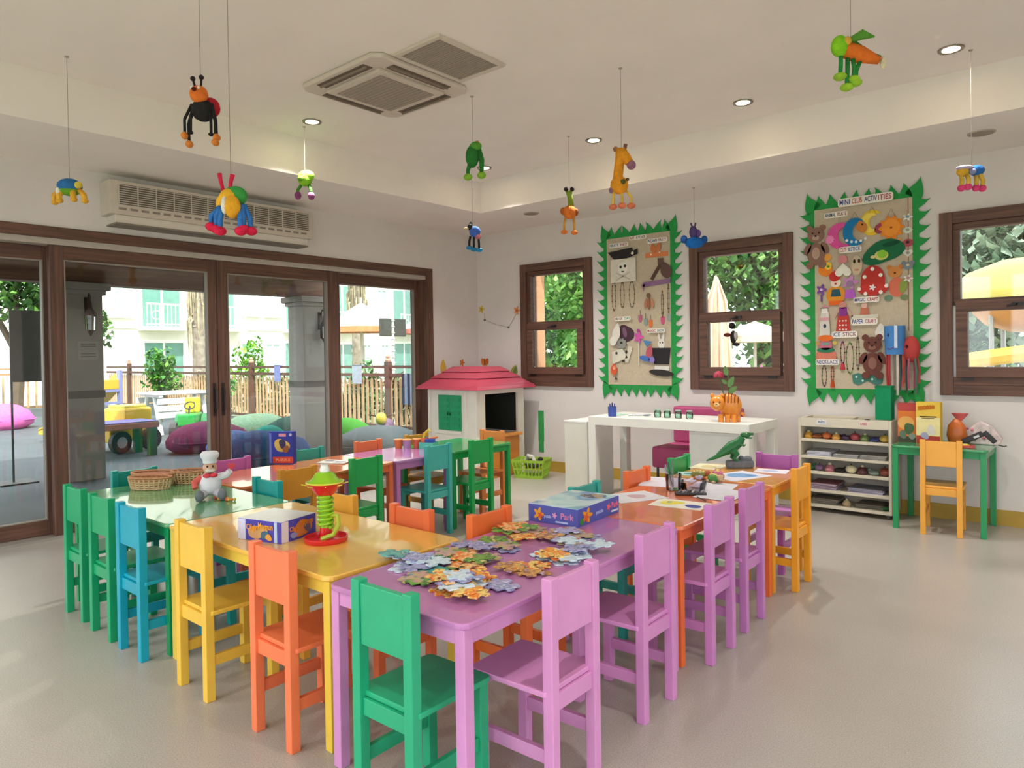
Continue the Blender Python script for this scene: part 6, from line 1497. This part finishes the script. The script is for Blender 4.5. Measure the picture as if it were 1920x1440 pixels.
for k in range(9):
    plant('leafy_shrub', 'low green hedge plant behind the picket fence, %s from its right end' % ('first', 'second', 'third', 'fourth', 'fifth', 'sixth', 'seventh', 'eighth', 'ninth')[k], 'shrub', -3.6 - 1.35*k, 2.75 + .2*(k % 2), -.3, .75, .40, .62, 900, .13, ('5f8040', '8a8050', '587a3c')[k % 3], '3f5f2c', 50 + k, .05, GS)
def palm(lb, x, y, ztop, skz, hh):
    r = thing('palm_tree', lb, 'palm tree', (x, y, -.3), 0, 'palm trees by the hotel')
    q = random.Random(int(-x*10))
    MB().tube([(0, 0, 0), (0, 0, 1), (.02, 0, 2), (0, 0, hh)], [.24, .2, .19, .18], 12).build('trunk', mat('9a8e7e', .9, .25, 9, .6, bscale=12), r)
    for k in range(26):
        z = .25*k
        if z < hh - 1.8:
            a = k*2.4
            MB().box(-.05, -.015, 0, .05, .03, .16, TR(.19*math.cos(a), .19*math.sin(a), z) @ Matrix.Rotation(a + PI/2, 4, 'Z') @ Matrix.Rotation(-.25, 4, 'X')).build('leaf_scar', mat('b0a494', .9, .15, 9), r)
    for k in range(70):
        a = q.uniform(0, 6.28); z = q.uniform(skz + .3, ztop + .6); L = q.uniform(.9, 1.5)
        MB().tube([(.15*math.cos(a), .15*math.sin(a), z + .3), (.30*math.cos(a), .30*math.sin(a), z + .1), (.27*math.cos(a), .27*math.sin(a), z - L*.6)], [.015, .03, .008], 5).build('dry_frond', mat(q.choice(('a89a7c', '8f8468', 'bcae90')), .9, .2, 8), r)
    for k in range(14):
        a = k*2*PI/14; L = 1.7
        fr = MB(); pts = [(L*t*math.cos(a), L*t*math.sin(a), hh + .55*math.sin(PI*t*.75) - .9*t*t) for t in (0, .25, .5, .75, 1)]
        fr.tube(pts, [.02, .016, .012, .008, .004], 5)
        for j in range(1, 5):
            for s in (-1, 1):
                for u in (0, .5):
                    t = (j - u)/4; i0 = min(3, int(t*4)); f = t*4 - i0; p = Vector(pts[i0]).lerp(Vector(pts[i0+1]), f)
                    d = Vector((-math.sin(a)*s, math.cos(a)*s, -.5))*.45
                    fr.add([p, p + d*.5 + Vector((.02, .02, .02)), p + d, p + d*.5 - Vector((.03, .03, .03))], [(0, 1, 2, 3)])
        fr.build('frond', mat('6a8a48', .6, .15), r)
palm('palm tree with a dry frond skirt seen through the left middle door', -14, 3.3, 4.2, 2.1, 5.4)
palm('palm tree with a dry frond skirt seen through the right door', -12, 7.3, 4.4, 2.8, 5.6)
# ------------------------------------------------------------------ parasols and signs
CV = mat('e0d2bc', .8, .05, 4); 
def parasol(lb, x, y, z, R0, zt, colr, val=None, base=-.3):
    r = thing('open_parasol', lb, 'parasol', (x, y, base), 0, 'open parasols'); zt -= base; z -= base
    m = MB(); n = 8; P = [(0, 0, zt)]
    for k in range(n): P.append((R0*.5*math.cos(2*PI*k/n), R0*.5*math.sin(2*PI*k/n), z + (zt-z)*.58))
    for k in range(n): P.append((R0*math.cos(2*PI*k/n), R0*math.sin(2*PI*k/n), z))
    F_ = [(0, 1+k, 1+(k+1) % n) for k in range(n)] + [(1+k, 9+k, 9+(k+1) % n, 1+(k+1) % n) for k in range(n)]
    m.add(P, F_).add([(a, b2, c2 - .02) for a, b2, c2 in P], [f[::-1] for f in F_]); m.build('canopy', mat(colr, .8, .05, 4), r)
    for k in range(n):
        k2 = (k+1) % n; a, b2 = P[9+k], P[9+k2]
        MB().add([a, b2, (b2[0], b2[1], b2[2] - .14), (a[0], a[1], a[2] - .14)], [(0, 1, 2, 3)]).build('valance', mat(val or colr, .8, .05), r)
        MB().tube([(0, 0, zt - .05), (P[9+k][0], P[9+k][1], P[9+k][2] - .02)], .012, 4).build('rib', mat('a08868', .6, .05), r)
    MB().cyl((0, 0, 0), (0, 0, zt + .12), .035, n=10).build('pole', mat('c8c0b0', .5, .04), r)
parasol('white parasol with an orange red valance seen through the right door', -9, 5.15, 2.06, .85, 2.70, 'efe6d6', 'd88a5a')
parasol('beige parasol far behind the middle window', -.30, 9.2, 1.62, .78, 1.95, 'd8c0a0')
parasol('second white parasol at the right edge of the door view', -10, 8.6, 2.1, 1.0, 2.75, 'f0e8dc', 'd88070')
r = thing('closed_parasol', 'tall closed beige parasol outside the middle window', 'parasol', (1.20, 3.95, -.3))
MB().lathe([(0, 0), (.25, 0), (.25, .08), (.04, .1), (.03, .9), (0, .9)], n=14).build('base', mat('8a8680', .7, .08), r)
MB().lathe([(.02, .85), (.17, .95), (.21, 1.3), (.19, 1.9), (.13, 2.35), (.05, 2.6), (.02, 2.72), (0, 2.74)], n=16).build('canopy', mat('c8a088', .8, .1, 6), r, smooth='all')
for k in range(8):
    a = k*PI/4
    MB().tube([(.19*math.cos(a), .19*math.sin(a), 1.0), (.225*math.cos(a), .225*math.sin(a), 1.4), (.15*math.cos(a), .15*math.sin(a), 2.35), (.03, 0, 2.7)], [.03, .035, .025, .008], 6).build('fold', mat('d8b498', .8, .1, 6), r, smooth=True)
r = thing('lamp_sign', 'pair of dark sign panels on a white notched pole behind the fence', 'sign', (-6, 3.69, -.3))
MB().cyl((0, 0, 0), (0, 0, 2.55), .03, n=10).build('pole', mat('e6e2da', .6, .04), r)
for k in range(12): MB().lathe([(.03, 0), (.05, .02), (.03, .05)], (0, 0, .9 + k*.13), 10).build('collar', mat('e0dcd2', .6, .04), r)
for s in (-1, 1): MB().box(-.02, s*.04, 2.02, .02, s*.36, 2.40).build('panel', mat('4a4a44', .6, .08), r, bevel=.02)
# ------------------------------------------------------------------ garden behind the window wall
struct(MB().box(-3, .25, -.3, 12, 9, -.05).build('garden_terrace', mat('b8b0a4', .8, .12, 3)))
r = thing('timber_post', 'orange brown timber post outside the left window', 'post', (.10, 1.0, -.05))
MB().box(-.075, -.075, 0, .075, .075, 2.9).build('shaft', mat('b88862', .7, .12, 5), r, bevel=.006)
MB().box(-.10, -.10, 0, .10, .10, .12).build('foot', mat('9a7252', .7, .1), r)
MB().box(-.3, -.06, 2.5, 1.6, .06, 2.62).build('cross_beam', mat('a87a58', .7, .12, 5), r)
r = thing('garden_bench', 'dark garden bench below the trees outside the middle window', 'bench', (.9, 7.2, -.05))
for k in range(4): MB().box(-.7, -.2 + k*.11, .42, .7, -.11 + k*.11, .45).build('slat', mat('5a5048', .7, .1), r)
for k in range(3): MB().box(-.7, .24, .55 + k*.13, .7, .27, .64 + k*.13).build('back_slat', mat('5a5048', .7, .1), r)
for s in (-1, 1): MB().box(s*.62 - .03, -.2, 0, s*.62 + .03, .27, .42).box(s*.62 - .03, .24, .42, s*.62 + .03, .28, .95).build('end_frame', mat('4a423c', .7, .1), r)
for k, (x, y, c) in enumerate(((.35, 5.6, 'd86a98'), (.75, 5.9, 'e080a8'), (1.25, 6.0, 'c85a90'))):
    r = plant('flower_bush', ('pink flowering bush outside the middle window, left', 'pink flowering bush outside the middle window, centre', 'pink flowering bush outside the middle window, right')[k], 'bush', x, y, -.05, .32, .3, .55, 350, .10, '5a8a48', c, 70 + k, .12, 'pink bushes in the garden')
YC = mat('bfb255', .45, .06, 3); AC_ = mat('c88a3a', .4, .1, 4)
r = thing('yellow_canopy_boat', 'large yellow canopy over an amber shell seen through the right window', 'play structure', (5.15, 3.9, -.05))
MB().lathe([(.95, 1.95), (.90, 2.06), (.72, 2.22), (.4, 2.34), (0, 2.38), (0, 2.34), (.7, 2.17), (.9, 1.93)], n=28, sx=1, sy=.8).build('canopy', YC, r, smooth=True)
MB().lathe([(.98, 1.80), (1.0, 1.84), (.96, 1.97), (.90, 1.95), (.92, 1.82)], n=28, sx=1, sy=.8).build('canopy_rim', mat('b8a848', .5, .06), r, smooth=True)
MB().lathe([(0, 1.50), (.3, 1.51), (.55, 1.60), (.68, 1.74), (.70, 1.80), (.64, 1.78), (.5, 1.66), (0, 1.58)], n=24, sx=1, sy=.8).build('shell', AC_, r, smooth=True)
for a in (.7, 2.3, 3.9, 5.4): MB().cyl((.62*math.cos(a), .5*math.sin(a), 0), (.62*math.cos(a), .5*math.sin(a), 1.95), .025, n=8).build('support_post', mat('b8bcc0', .4, .05, metal=.4), r)
MB().tube([(-.75, -.55, 1.17), (-.3, -.72, 1.24), (.3, -.74, 1.32), (.8, -.6, 1.38)], [.09, .09, .09, .09], 8).build('yellow_barrier', mat('d8b448', .4, .08), r, smooth=True)
MB().box(-.7, -.5, .0, .8, .5, 1.02).build('counter', mat('7f86a8', .6, .1, 5), r, bevel=.02)
